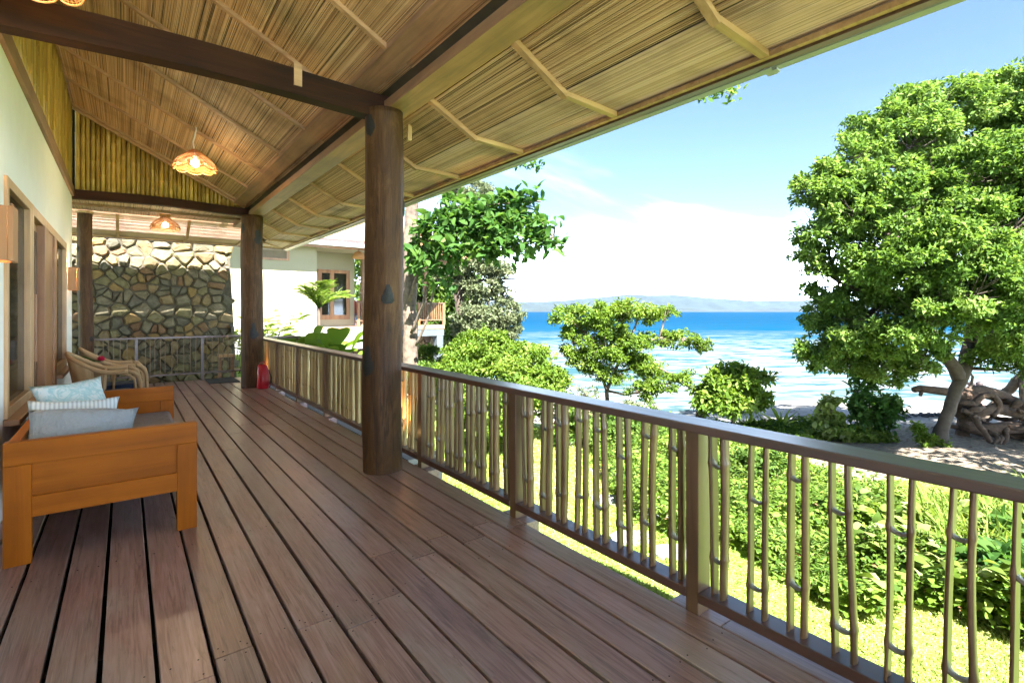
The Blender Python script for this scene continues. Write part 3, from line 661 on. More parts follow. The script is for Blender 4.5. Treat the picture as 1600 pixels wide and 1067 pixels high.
MB().box(2.106, 2.225, DY0, 1.23, -.04, 0).build('plank_end', MT['deck'], deck, bevel=.003)
rail = thing('deck_railing', 'long brown timber railing with split bamboo balusters along the sea side', 'railing', (2.14, 4, 0))
def rl(name, mb, m, par=None, org=(2.14, 4, 0), **k):
    o = mb.build(name, m, None, **k); o.parent = par or rail; o.matrix_parent_inverse = Matrix.Translation((-org[0], -org[1], -org[2])); return o
PY = [1.335+1.37*k for k in range(-3, 7)]+[DY1-.08]
b = MB(); b.box(2.055, 2.215, PY[0]-.05, DY1+.02, .845, .885); rl('top_rail', b, MT['rail'], bevel=.006)
for y in PY:
    b = MB(); b.box(2.09, 2.19, y, y+.065, 0.001, .844); rl('post', b, MT['postw'], bevel=.004)
for y0, y1 in zip(PY[:-1], PY[1:]):
    b = MB(); b.box(2.088, 2.192, y0+.066, y1-.001, .062, .108); rl('bottom_rail', b, MT['rail'], bevel=.003)
    n = max(2, round((y1-y0-.12)/.152)); 
    if y0 > 4: n = int(n*1.1)
    for i in range(n):
        y = y0+.065+(y1-y0-.065)*(i+.5)/n+random.uniform(-.012, .012); k = random.randrange(9)
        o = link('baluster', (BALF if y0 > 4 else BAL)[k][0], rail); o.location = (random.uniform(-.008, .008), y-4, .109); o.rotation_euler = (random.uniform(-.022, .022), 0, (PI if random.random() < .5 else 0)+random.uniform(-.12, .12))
        for q in BAL[k][1]: link('septum', q, o)
# far end railing: thin pale rods
rail2 = thing('end_railing', 'low brown railing with thin pale rods across the far end of the deck', 'railing', (.8, DY1-.04, 0))
og = (.8, DY1-.04, 0)
b = MB(); b.box(WX+.02, 2.05, DY1-.08, DY1, .86, .895); rl('top_rail', b, MT['rail'], rail2, og, bevel=.004)
b = MB(); b.box(WX+.02, 2.05, DY1-.065, DY1-.015, .13, .165); rl('bottom_rail', b, MT['rail'], rail2, og, bevel=.003)
for x in (-.62, .14, 1.22, 1.98):
    b = MB(); b.box(x, x+.05, DY1-.066, DY1-.016, .0, .859); rl('post', b, MT['rail'], rail2, og, bevel=.003)
rodm = MB().tube([(0, 0, 0), (0, 0, .694)], .007, 6).mesh('rod'); rodm.materials.append(MT['steel'])
x = WX+.1; i = 0
while x < 1.95:
    if min(abs(x-q-.025) for q in (-.62, .14, 1.22, 1.98)) > .05:
        o = link('rod', rodm, rail2); o.location = (x-.8, 0, .166); o.rotation_euler = (0, random.uniform(-.01, .01), 0)
    x += random.choice([.075, .11, .09])
# side rail of the steps down beyond the corner
rail3 = thing('step_handrail', 'short brown handrail on one post outside the far deck corner', 'handrail', (3.0, 13.0, 0))
p0 = at(413, 528, 11.6); p1 = at(470, 526, 12.2)
b = MB(); b.bar(p0, p1, .07, .05); rl('top_rail', b, MT['rail'], rail3, (3, 13, 0))
for px in (466,):
    q = at(px, 526, 12.15); b = MB(); b.box(q.x-.035, q.x+.035, q.y-.035, q.y+.035, gz(q.x, q.y), q.z-.03); rl('post', b, MT['rail'], rail3, (3, 13, 0))

# ------------------------------------------------------------------ stone wall: each stone is its own piece
SY = 13.75
sw = thing('stone_wall', 'rough rubble stone wall beyond the far railing with a sunlit top', 'stone wall', (.2, SY, 0))
def clip(poly, p, n):
    out_ = []
    for i in range(len(poly)):
        a, c = poly[i], poly[(i+1) % len(poly)]; da = (a[0]-p[0])*n[0]+(a[1]-p[1])*n[1]; dc = (c[0]-p[0])*n[0]+(c[1]-p[1])*n[1]
        if da <= 0: out_.append(a)
        if da*dc < 0:
            t_ = da/(da-dc); out_.append((a[0]+(c[0]-a[0])*t_, a[1]+(c[1]-a[1])*t_))
    return out_
stm = []
for nm, cs in (('tan', [(0.132, 0.0929, 0.0441), (0.225, 0.161, 0.0778)]), ('ochre', [(0.159, 0.0989, 0.0311), (0.252, 0.167, 0.0622)]), ('grey', [(0.0929, 0.0774, 0.0467), (0.178, 0.149, 0.0907)]), ('olive', [(0.0994, 0.0836, 0.0389), (0.186, 0.155, 0.0749)]), ('dark', [(0.0662, 0.0588, 0.0389), (0.12, 0.105, 0.07)]), ('rust', [(0.126, 0.0681, 0.0311), (0.192, 0.112, 0.0518)])):
    stm.append(plain(nm+'_stone', cs[1], .85, .2, 9, .9, c2=cs[0]))
def rubble(par, x0, x1f, z0, z1, cx_, cz_, place, mats, seed, dep=.07):
    rg = random.Random(seed); pts = []
    z = z0; row = 0
    while z < z1:
        rh = rg.choice([.55, .8, 1.0, 1.35])*cz_; x = x0-cx_*rg.random()
        while x < x1f(z)+cx_:
            w_ = cx_*rg.choice([.45, .7, 1.0, 1.5, 1.7])*rg.uniform(.85, 1.15); pts.append((x+w_/2, z+rh/2+rg.uniform(-.42, .42)*cz_, 0)); x += w_
        z += rh
    for i, (px_, pz_, pw) in enumerate(pts):
        if px_ > x1f(pz_)-.02 or px_ < x0: continue
        poly = [(px_-cx_*1.3, pz_-cz_*1.3), (px_+cx_*1.3, pz_-cz_*1.3), (px_+cx_*1.3, pz_+cz_*1.3), (px_-cx_*1.3, pz_+cz_*1.3)]
        for j, q in enumerate(pts):
            if i == j: continue
            dx, dz = q[0]-px_, q[1]-pz_; dd = math.hypot(dx, dz)
            if dd > 3*cx_: continue
            m_ = ((px_+q[0])/2, (pz_+q[1])/2); k = rg.uniform(.003, .010)/dd
            poly = clip(poly, (m_[0]-dx*k, m_[1]-dz*k), (dx/dd, dz/dd))
            if len(poly) < 3: break
        if len(poly) < 3: continue
        # roughen the outline, round the face
        o_ = []
        for a_, c_ in zip(poly, poly[1:]+poly[:1]):
            el = math.hypot(a_[0]-c_[0], a_[1]-c_[1])
            if el < .02: continue
            o_.append((a_[0]*.88+c_[0]*.12, a_[1]*.88+c_[1]*.12)); 
            if el > .12: mx = .5+rg.uniform(-.1, .1); o_.append(((a_[0]*(1-mx)+c_[0]*mx)+rg.uniform(-.008, .008), (a_[1]*(1-mx)+c_[1]*mx)+rg.uniform(-.008, .008)))
            o_.append((a_[0]*.12+c_[0]*.88, a_[1]*.12+c_[1]*.88))
        if len(o_) < 3: continue
        n = len(o_); cx = sum(p[0] for p in o_)/n; cz = sum(p[1] for p in o_)/n; D = dep*rg.uniform(.45, 1.2); tx, tz = rg.uniform(-.18, .18), rg.uniform(-.2, .2)
        vs = [place(x, z, -.03) for x, z in o_]
        vs += [place(cx+(x-cx)*.96, cz+(z-cz)*.96, D*.55) for x, z in o_]
        vs += [place(cx+(x-cx)*.72+rg.uniform(-.006, .006), cz+(z-cz)*.72, D+tx*(x-cx)+tz*(z-cz)+rg.uniform(-.008, .008)) for x, z in o_]
        vs.append(place(cx, cz, D*1.05))
        fs = [(i_, (i_+1) % n, n+(i_+1) % n, n+i_) for i_ in range(n)]+[(n+i_, n+(i_+1) % n, 2*n+(i_+1) % n, 2*n+i_) for i_ in range(n)]+[(2*n+i_, 2*n+(i_+1) % n, 3*n) for i_ in range(n)]
        MB().add(vs, fs).build('stone', mats[rg.choices(range(len(mats)), [4, 1.6, 6, 6, 3, 1.2][:len(mats)])[0]], par)
xr = lambda z: 2.13-.055*(z+.5)
rubble(sw, -2.3, xr, -.9, 3.12, .26, .195, lambda x, z, d: (x-.2, -d+.0, z), stm, 4, .11)
b = MB(); b.add([(-2.6, -.035, -1.6), (2.0, -.035, -1.6), (1.76, -.035, 3.1), (-2.6, -.035, 3.1), (-2.6, .5, -1.6), (2.0, .5, -1.6), (1.76, .5, 3.1), (-2.6, .5, 3.1)], [(0, 1, 2, 3), (4, 7, 6, 5), (1, 5, 6, 2), (2, 6, 7, 3), (0, 4, 5, 1)]); b.build('mortar', MT['mortar'], sw)
rubble(sw, 0.0, lambda z: .5, -.9, 3.1, .24, .19, lambda x, z, d: (xr(z)-.2+d-.05-.0*x, x, z), stm, 9, .05)

# ------------------------------------------------------------------ furniture
sofa = thing('sofa', 'orange teak sofa with panelled arms against the white wall', 'sofa', (-.53, 3.86, 0))
def sf(name, mb, m, **k): return mb.build(name, m, sofa, **k)
def arm(y, nm):
    t_ = .062
    leg1 = MB().box(0, .115, y, y+t_, 0, .598); leg2 = MB().box(.785, .90, y, y+t_, 0, .598)
    a = thing(nm, None, None); a.parent = sofa
    MB().box(0, .115, y, y+t_, 0, .552).build('leg', MT['sofav'], a, bevel=.003)
    MB().box(.792, .90, y, y+t_, 0, .552).build('leg', MT['sofav'], a, bevel=.003)
    MB().box(0, .90, y, y+t_, .5525, .68).build('arm_rail', MT['sofa'], a, bevel=.003)
    MB().box(.1155, .7915, y+.016, y+t_-.016, .372, .552).build('panel', MT['sofa'], a)
    MB().box(.1155, .7915, y, y+t_, .255, .371).build('arm_rail', MT['sofa'], a, bevel=.003)
    return a
arm(0, 'side_frame'); arm(1.98, 'side_frame')
sf('seat_frame', MB().box(.06, .88, .0625, 1.9795, .24, .33), MT['sofay'], bevel=.004)
sf('back_board', MB().box(.0, .05, .0625, 1.9795, .331, .66), MT['sofay'], bevel=.004)
def cushion_mesh(w_, d_, h_, n=14, seam=.0, wr=.006, seed=0):
    rg = np.random.default_rng(seed); vs = []; 
    g = np.linspace(-1, 1, n+1)
    for s in (1, -1):
        for a in g:
            for c in g:
                e1 = (1-abs(a)**2.4); e2 = (1-abs(c)**2.4); th = max(0, e1*e2)**.62
                k = 1-.10*(1-abs(c)**2)*abs(a)**4; k2 = 1-.10*(1-abs(a)**2)*abs(c)**4
                vs.append((a*w_/2*k, c*d_/2*k2, s*h_/2*th*(1+.10*math.sin(a*3+seed)+.06*math.sin(c*5+seed*2))+ (wr*math.sin(a*7+c*4+seed)*(1-th))))
    m_ = n+1; fs = []
    for o_, fl in ((0, 0), (m_*m_, 1)):
        for i in range(n):
            for j in range(n):
                q = (o_+i*m_+j, o_+(i+1)*m_+j, o_+(i+1)*m_+j+1, o_+i*m_+j+1); fs.append(q[::-1] if fl else q)
    bm = bmesh.new(); V = [bm.verts.new(v) for v in vs]
    for f in fs: bm.faces.new([V[i] for i in f])
    bmesh.ops.remove_doubles(bm, verts=bm.verts, dist=.0015); me = bpy.data.meshes.new('cushion'); bm.to_mesh(me); bm.free()
    me.polygons.foreach_set('use_smooth', [True]*len(me.polygons)); return me
b = MB().box(.055, .87, .07, 1.97, .335, .455); sf('seat_cushion', b, MT['mattress'], bevel=.03)
# printed cushion cloth
pmt, nt, bs = newmat('printed_cloth')
v, _ = coords(nt, (1, 1, 1)); n = noise(nt, v, 9, 3, .5, 2.5); n2 = noise(nt, v, 3.5, 2)
c = ramp(nt, [(.62, .68, .68), (.60, .68, .70), (.30, .50, .54), (.42, .60, .62), (.66, .70, .70)], n, .36, .64)
nt.links.new(mixc(nt, c, (.34, .50, .55), M(nt, 'MULTIPLY', n2, .45)), bs.inputs['Base Color']); bs.inputs['Roughness'].default_value = .9
stp, nt, bs = newmat('striped_cloth')
v, _ = coords(nt, (1, 1, 1)); wv = N(nt, 'ShaderNodeTexWave'); wv.inputs['Scale'].default_value = 14; nt.links.new(v, wv.inputs[0])
nt.links.new(ramp(nt, [(.36, .42, .47), (.55, .62, .66)], wv.outputs[1], .3, .6), bs.inputs['Base Color']); bs.inputs['Roughness'].default_value = .9
def cushion(w_, d_, h_, m, loc, rot, label, seed, tw=0):
    me = cushion_mesh(w_, d_, h_, seed=seed, n=16); me.transform(Matrix.Rotation(R(tw), 4, 'Z')); me.materials.append(m); o = link('cushion', me); o.location = loc; o.rotation_euler = rot; return tag(o, label, 'cushion')
cushion(.46, .46, .20, pmt, (-.30, 5.05, .66), (R(66), R(10), R(24)), 'pale blue printed cushion leaning upright in the middle of the sofa', 1, 14)
cushion(.56, .42, .24, MT['greyc'], (-.22, 4.22, .60), (R(50), R(2), R(2)), 'grey plain cushion nearest the camera behind the sofa arm', 2, -4)
cushion(.48, .40, .16, stp, (-.27, 4.46, .63), (R(60), R(3), R(6)), 'pale striped cushion squeezed behind the grey one', 4)

# wicker armchairs
wk, nt, bs = newmat('wicker')
v, _ = coords(nt, (1, 1, 1)); w1 = N(nt, 'ShaderNodeTexWave', bands_direction='Z'); w1.inputs['Scale'].default_value = 60; w1.inputs['Distortion'].default_value = 1.5; nt.links.new(v, w1.inputs[0])
w2 = N(nt, 'ShaderNodeTexWave', bands_direction='X'); w2.inputs['Scale'].default_value = 45; w2.inputs['Distortion'].default_value = 2; nt.links.new(v, w2.inputs[0])
hh = M(nt, 'MULTIPLY', w1.outputs[1], M(nt, 'ADD', w2.outputs[1], .4))
nt.links.new(ramp(nt, [(.22, .12, .045), (.48, .32, .15), (.60, .43, .24)], hh, .1, .8), bs.inputs['Base Color']); bs.inputs['Roughness'].default_value = .55; bump(nt, bs, hh, .5, .003)
def wicker_chair(loc, label, rz=0):
    t = thing('wicker_armchair', label, 'armchair', loc, rz, 'wicker armchairs by the wall')
    # plan: faces +x; rim path runs front-left leg -> arm -> back -> arm -> front-right leg
    W2 = .31; path = []; 
    def rim(s):      # s in -1..1
        a = abs(s); sg = 1 if s > 0 else -1
        if a < .5:
            th = a/.5*PI/2; return Vector((-.30-.06*math.cos(th)+.16*(1-math.cos(th)), sg*W2*math.sin(th)**.8, .93-.10*(1-math.cos(th))**1.2-.04*math.sin(th)))
        k = (a-.5)/.5
        return Vector((-.14+.50*k, sg*(W2+.01), .79-.10*math.sin(min(k*1.6, 1)*PI/2)-.0*k))
    top = [rim(-1+2*i/40) for i in range(41)]
    shell = MB(); vs = []; 
    for i, p in enumerate(top):
        if not 9 <= i <= 31: continue
        s = -1+2*i/40; a = abs(s)
        inner = Vector((max(p.x*.82+.04, -.24), p.y*.88, .40)); bot = Vector((max(p.x*.80+.03, -.24), p.y*.86, .26))
        vs += [p, p*.55+inner*.45+Vector((.0, 0, 0)), inner, bot]
    # only close the sides towards the back; the arms stay open at the front
    fs = [(i*4+j, i*4+j+1, (i+1)*4+j+1, (i+1)*4+j) for i in range(22) for j in range(3)]
    shell.add(vs, fs); o = shell.build('back_shell', wk, t, smooth=True); sdf = o.modifiers.new('s', 'SOLIDIFY'); sdf.thickness = .018
    front = []
    for sg in (-1, 1):
        e = rim(sg*1.0)
        pts = [e+Vector((.0, 0, 0)), e+Vector((.07, 0, -.015)), e+Vector((.12, 0, -.06)), e+Vector((.145, 0, -.14)), e+Vector((.15, 0, -.30)), Vector((e.x+.155, e.y*.98, 0))]
        MB().tube(pts, [.03, .03, .03, .028, .026, .024], 8).build('front_leg', wk, t, smooth=True)
        MB().tube([e+Vector((-.07, 0, -.02)), e+Vector((.02, 0, -.045)), e+Vector((.075, 0, -.10)), e+Vector((.09, 0, -.2)), Vector((e.x+.09, e.y*.97, .3))], .016, 8).build('brace', wk, t, smooth=True)
        MB().tube([(-.22, sg*.24, .30), (-.29, sg*.27, 0)], .022, 8).build('rear_leg', wk, t, smooth=True)
        MB().tube([(.08, sg*.295, .70), (.06, sg*.29, .30)], .018, 8).build('brace', wk, t, smooth=True)
    MB().tube(top, [.026+.010*max(0, abs(-1+2*i/40)-.4) for i in range(41)], 8).build('rim', wk, t, smooth=True)
    t.scale = (.80, .9, .97)
    MB().box(-.24, .40, -.27, .27, .27, .335).build('seat', wk, t, bevel=.02)
    MB().box(-.20, .40, -.255, .255, .337, .43).build('seat_cushion', MT['navy'], t, bevel=.03)
    return t
wicker_chair((-.26, 7.95, 0), 'honey wicker armchair with navy cushion, the nearer of two along the wall')
wicker_chair((-.19, 8.78, 0), 'second wicker armchair behind the first, farther from the sofa', R(3))
# red blossom on a leafy stem lying over the arms
fl = thing('cut_flower', 'red blossom with long green leaves lying on the wicker armrest', 'flower', (-.30, 8.42, .755))
gl = leafmat('flower_leaf', [(.03, .12, .02), (.06, .2, .03)])
def blade(mb, p, d, L, w_, up=Vector((0, 0, 1)), droop=.2, n=5):
    p = Vector(p); d = Vector(d).normalized(); s = d.cross(up).normalized(); vs = []
    for i in range(n+1):
        k = i/n; c = p+d*L*k-Vector((0, 0, droop*L*k*k)); ww = w_*math.sin(PI*min(.98, .08+k*.9))/2
        vs += [c-s*ww+Vector((0, 0, ww*.35)), c, c+s*ww+Vector((0, 0, ww*.35))]
    mb.add(vs, [(i*3+j, i*3+j+1, (i+1)*3+j+1, (i+1)*3+j) for i in range(n) for j in range(2)])
b = MB()
for a, e_, L in ((150, .45, .26), (165, .55, .3), (185, .3, .22)): blade(b, (0, 0, 0), (math.cos(R(a)), math.sin(R(a))*.3, e_), L, .05)
b.build('leaf', gl, fl)
b = MB()
for i in range(26):
    a = i*2.4; e_ = .1+1.2*(i/26); blade(b, (.05, 0, .0), (math.cos(a)*math.cos(e_), math.sin(a)*math.cos(e_), math.sin(e_)), .06, .045, droop=-.2, n=3)
b.build('petals', plain('crimson_petal', (.55, .01, .06), .5, .1), fl); MB().tube([(-.12, 0, 0), (.05, 0, 0)], .006, 6).build('stem', gl, fl)

# box sconces on the wall
def sconce(y, label):
    t = thing('wall_light', label, 'wall light', (WX, y, 1.865), group='box lights on the wall')
    b = MB(); b.box(.10, .125, -.09, .09, -.165, .165); b.box(.001, .099, -.09, -.075, -.165, .165); b.box(.001, .099, .075, .09, -.165, .165); b.build('shade', MT['sconce'], t, bevel=.003)
    em, nt, bs = newmat('lit_bulb'); bs.inputs['Emission Color'].default_value = (1, .62, .28, 1); bs.inputs['Emission Strength'].default_value = 2.5
    MB().lathe([(.012, -.05), (.028, -.02), (.028, .02), (.012, .05)], (.05, 0, 0), 10).build('bulb', em, t, smooth=True)
    l = bpy.data.lights.new('sconce_lamp', 'POINT'); l.energy = 1.4; l.color = (1, .66, .35); l.shadow_soft_size = .03
    lo = bpy.data.objects.new('sconce_lamp', l); col.objects.link(lo); lo.parent = t; lo.location = (.05, 0, .10)
sconce(4.32, 'orange wooden box wall light beside the near window')
sconce(9.72, 'orange wooden box wall light by the far wall corner')

# rattan pendants
rt, nt, bs = newmat('rattan'); bs.inputs['Base Color'].default_value = (.42, .20, .065, 1); bs.inputs['Roughness'].default_value = .5
bulbm, nt2, bs2 = newmat('glowing_bulb'); bs2.inputs['Emission Color'].default_value = (1, .80, .52, 1); bs2.inputs['Emission Strength'].default_value = 2.5
tr = N(nt, 'ShaderNodeBsdfTranslucent'); tr.inputs[0].default_value = (.85, .52, .22, 1); ms = N(nt, 'ShaderNodeMixShader'); ms.inputs[0].default_value = .18
nt.links.new(bs.outputs[0], ms.inputs[1]); nt.links.new(tr.outputs[0], ms.inputs[2]); nt.links.new(ms.outputs[0], nt.nodes['Material Output'].inputs[0])
def shade_mesh(r, h, z0, petals, outer):
    """open weave dome; every cell of the grid becomes a strand frame"""
    nu, nv = 64, 12; vs = []; 
    for i in range(nv+1):
        k = i/nv
        for j in range(nu):
            a = 2*PI*j/nu; pet = abs(math.sin(a*petals/2)); sc_ = 1+.045*pet
            kk = k*(1 if not outer else 1); rr = r*math.sin(.12+kk*1.38)/math.sin(1.5)*(1+(sc_-1)*k); z = h*(1-k)**1.25*(1)-(.20*h*pet**.6*k**3)
            vs.append((rr*math.cos(a), rr*math.sin(a), z0+z))
    fs = [(i*nu+j, i*nu+(j+1) % nu, (i+1)*nu+(j+1) % nu, (i+1)*nu+j) for i in range(nv) for j in range(nu)]
    return vs, fs
def pendant(loc, label, cord, s=1.0, e=.45):
    t = thing('pendant_lamp', label, 'pendant lamp', loc, R(random.uniform(0, 40)), 'scalloped rattan pendant lamps')
    for (r, h, z0, nm) in ((.245*s, .20*s, .02, 'outer_shade'), (.235*s, .17*s, -.025*s, 'inner_shade')):
        vs, fs = shade_mesh(r, h, z0, 8, nm == 'outer_shade'); o = MB().add(vs, fs).build(nm, rt, t); wf_ = o.modifiers.new('w', 'WIREFRAME'); wf_.thickness = .0058; wf_.use_even_offset = False
        n = 64; rimp = vs[-n:]+[vs[-n]]; MB().tube(rimp, .0055, 5, False).build('rim', rt, o)
    MB().lathe([(.02, .10), (.045, .085), (.052, .05), (.04, .015), (.012, .0)], (0, 0, -.01), 12).build('bulb', bulbm, t, smooth=True)
    MB().lathe([(.022, .09), (.022, .15)], n=10).build('socket', MT['white'], t)
    if cord > 0: MB().tube([(0, 0, .14), (-.02, .01, .14+cord*.35), (.015, 0, .14+cord*.7), (0, 0, .14+cord)], .009, 6).build('cord', MT['white'], t)
    else: MB().lathe([(.09, .2), (.11, .3)], n=20).build('canopy', rt, t)
    l = bpy.data.lights.new('pendant_bulb', 'POINT'); l.energy = e; l.color = (1, .72, .42); l.shadow_soft_size = .04
    lo = bpy.data.objects.new('pendant_bulb', l); col.objects.link(lo); lo.parent = t; lo.location = (0, 0, -.05)
pendant((.74, 7.95, 3.33), 'scalloped rattan pendant lamp hanging on a long cord before the bamboo gable',   .50, 1.0, 1.6)
pendant((.60, 11.6, 2.98), 'small scalloped rattan lamp close under the far ceiling beyond the gable', 0, .96)
pendant((-.40, 3.62, 3.19), 'rattan lamp at the upper left corner in front of the dark crossbeam', 1.2, 1.0, .4)

# red dry bag, uplight, doormat, little shoes
bag = thing('dry_bag', 'red roll-top dry bag standing against the far log column', 'bag', (1.98, 10.02, 0))
vs = []; n = 20
for (z, rx, ry, dx) in ((0, .085, .07, 0), (.02, .10, .085, 0), (.18, .105, .09, .005), (.30, .098, .08, .0), (.36, .085, .055, -.005), (.40, .08, .025, -.012), (.435, .06, .012, -.02)):
    for j in range(n):
        a = 2*PI*j/n; k = 1+.035*math.sin(5*a+z*14)+.03*math.sin(3*a-z*30); vs.append((dx+rx*math.cos(a)*k, ry*math.sin(a)*k, z))
MB().add(vs, [(i*n+j, i*n+(j+1) % n, (i+1)*n+(j+1) % n, (i+1)*n+j) for i in range(6) for j in range(n)]+[tuple(range(n-1, -1, -1)), tuple(6*n+j for j in range(n))]).build('body', MT['red'], bag, smooth=True)
MB().tube([(-.06, 0, .43), (-.05, -.01, .47), (0, -.01, .485), (.04, -.005, .46), (.03, 0, .42)], .009, 6).build('handle', MT['red'], bag, smooth=True)
MB().tube([(.09, -.02, .33), (.13, -.03, .2), (.12, -.03, .06), (.10, -.02, .02)], .008, 6).build('strap', MT['black'], bag, smooth=True)
hmt = thing('helmet', 'dark red round pouch lying behind the dry bag', 'pouch', (2.02, 10.18, .0)); MB().lathe([(.02, 0), (.075, .02), (.085, .07), (.06, .12), (.015, .14)], n=16).build('shell', MT['red'], hmt, smooth=True)
hmt.name = 'pouch'
ul = thing('spot_light', 'small black uplight on the deck behind the near log column', 'spotlight', (2.02, 4.45, 0))
MB().lathe([(.035, 0), (.035, .012)], n=12).build('base', MT['black'], ul); MB().tube([(0, 0, .01), (.01, 0, .10), (.02, 0, .16)], .006, 6).build('stem', MT['black'], ul)
MB().tube([(.02, 0, .14), (.015, -.005, .19), (.01, -.01, .23)], [.02, .03, .033], 12).build('head', MT['black'], ul, smooth=True)
em, nt, bs = newmat('uplight_lens'); bs.inputs['Emission Color'].default_value = (1, .6, .2, 1); bs.inputs['Emission Strength'].default_value = 4
MB().tube([(.0095, -.0105, .231), (.0093, -.0107, .234)], .028, 12).build('lens', em, ul)
l = bpy.data.lights.new('uplight', 'SPOT'); l.energy = 2.4; l.color = (1, .5, .18); l.spot_size = R(70); lo = bpy.data.objects.new('uplight', l); col.objects.link(lo); lo.parent = ul; lo.location = (.03, 0, .25); lo.rotation_euler = Vector((.10, -.06, .6)).to_track_quat('-Z', 'Y').to_euler()
ul2 = thing('spot_light', 'small black uplight behind the far log column', 'spotlight', (2.0, 10.62, 0))
MB().lathe([(.035, 0), (.035, .012), (.01, .014), (.01, .15), (.03, .16), (.033, .2)], n=12).build('body', MT['black'], ul2)
l = bpy.data.lights.new('uplight', 'SPOT'); l.energy = 2.4; l.color = (1, .5, .18); l.spot_size = R(70); lo = bpy.data.objects.new('uplight', l); col.objects.link(lo); lo.parent = ul2; lo.location = (0, -.05, .22); lo.rotation_euler = Vector((.20, -.45, .5)).to_track_quat('-Z', 'Y').to_euler()
b = MB().box(1.28, 1.80, 11.25, 12.0, .002, .02); tag(b.build('doormat', MT['slate'], bevel=.004), 'dark slate coloured doormat at the far end of the deck', 'doormat')
sh = thing('stool', 'small dark bench in shade beside the far railing opening', 'stool', (1.72, 12.4, -.3)); MB().box(-.15, .15, -.12, .12, .72, .77).build('seat', MT['jamb'], sh)
for sx in (-.12, .12):
    for sy in (-.09, .09): MB().box(sx-.02, sx+.02, sy-.02, sy+.02, -.9, .719).build('leg', MT['beamy'], sh)

# ------------------------------------------------------------------ vegetation helpers
def leaves(P, D, L, W, tint, prof=((.0, .12), (.35, 1.0), (.7, .8), (1.0, .0)), fold=.25, droop=.25, up=None):
    """P (n,3) base points, D (n,3) directions; returns verts, quads/tris arrays of real leaf blades"""
    n = len(P); D = unit(D); upv = np.tile(np.array([[0, 0, 1.]]), (n, 1)) if up is None else up
    upv = unit(upv+rng.normal(0, .45, (n, 3))); S = unit(np.cross(D, upv)); Nn = np.cross(S, D)
    L = np.broadcast_to(L, n); W = np.broadcast_to(W, n); rows = []
    for (k, w_) in prof:
        c = P+D*(L*k)[:, None]+Nn*(-droop*L*k*k)[:, None]
        rows += [c-S*(W*w_*.5)[:, None]+Nn*(W*w_*.5*fold)[:, None], c+S*(W*w_*.5)[:, None]+Nn*(W*w_*.5*fold)[:, None]] if w_ > 0 else [c]
    return rows
def leaf_mesh(name, P, D, L, W, tint, mat, parent, fold=.3, droop=.25, simple=True, up=None):
    n = len(P)
    if simple:    # diamond with a fold: 4 verts, 2 tris
        D = unit(D); upv = unit((np.array([[0, 0, 1.]]) if up is None else up)+rng.normal(0, .5, (n, 3))); S = unit(np.cross(D, upv)); Nn = np.cross(S, D)
        L = np.broadcast_to(L, n)[:, None]; W = np.broadcast_to(W, n)[:, None]
        a = P; t_ = P+D*L-Nn*droop*L; m1 = P+D*L*.5-S*W*.5+Nn*W*fold*.5; m2 = P+D*L*.5+S*W*.5+Nn*W*fold*.5
        V = np.stack([a, m1, t_, m2], 1).reshape(-1, 3); b_ = (np.arange(n)*4)[:, None]
        Fc = np.concatenate([b_+np.array((0, 2, 1)), b_+np.array((0, 3, 2))]); tt = np.repeat(tint, 4)
    else:
        r_ = leaves(P, D, L, W, tint, ((.0, .15), (.3, .95), (.62, .9), (.88, .4), (1, 0)), fold, droop, up)
        V = np.stack(r_, 1).reshape(-1, 3); k = len(r_); b_ = (np.arange(n)*k)[:, None]
        Fl = [np.array(q) for q in ((0, 1, 3), (0, 3, 2), (2, 3, 5), (2, 5, 4), (4, 5, 7), (4, 7, 6), (6, 7, 8))]
        Fc = np.concatenate([b_+q for q in Fl]); tt = np.repeat(tint, k)
    return np_mesh(name, V, Fc, mat, tt, parent)
SUBS = 34
def blob_points(blobs, n, shellp=.55, flat=.0):
    """random points in a set of (centre, radii) ellipsoids, denser towards the outside, with outward direction"""
    vol = np.array([np.prod(b[1])**(2/3) for b in blobs]); idx = rng.choice(len(blobs), n, p=vol/vol.sum())
    C = np.array([b[0] for b in blobs])[idx]; Rd = np.array([b[1] for b in blobs])[idx]
    d = unit(rng.normal(0, 1, (n, 3))); r = rng.random(n)**shellp; 
    r = np.where(rng.random(n) < .7, .72+.28*rng.random(n)**.7, r)
    ns = np.maximum(3, (np.array([np.mean(b[1]) for b in blobs])*SUBS).astype(int))
    sub = (rng.random(n)*ns[idx]).astype(int); key = idx*1000+sub
    rs = np.random.default_rng(len(blobs)*13+n % 97); tab = rs.normal(0, 1, (len(blobs)*1000, 3)); tab = unit(tab); tr_ = .45+.62*rs.random(len(blobs)*1000)**.6; ts = .6+.7*rs.random(len(blobs)*1000)
    Sc = C+tab[key]*tr_[key][:, None]*Rd
    sr = np.cbrt(np.prod(Rd, 1))/np.sqrt(ns[idx])*1.35*ts[key]
    off = d*(r**.8)[:, None]*sr[:, None]*np.array([1.15, 1.15, .6])
    return Sc+off, unit(unit(tab[key])+d*.9+np.array([0, 0, .25])), key, r
    lump = 1+.16*np.sin(d[:, 0]*7+idx*2.1)*np.sin(d[:, 1]*6+idx)*np.sin(d[:, 2]*8+idx*1.3)
    return C+d*Rd*(r*lump)[:, None], d, idx, r
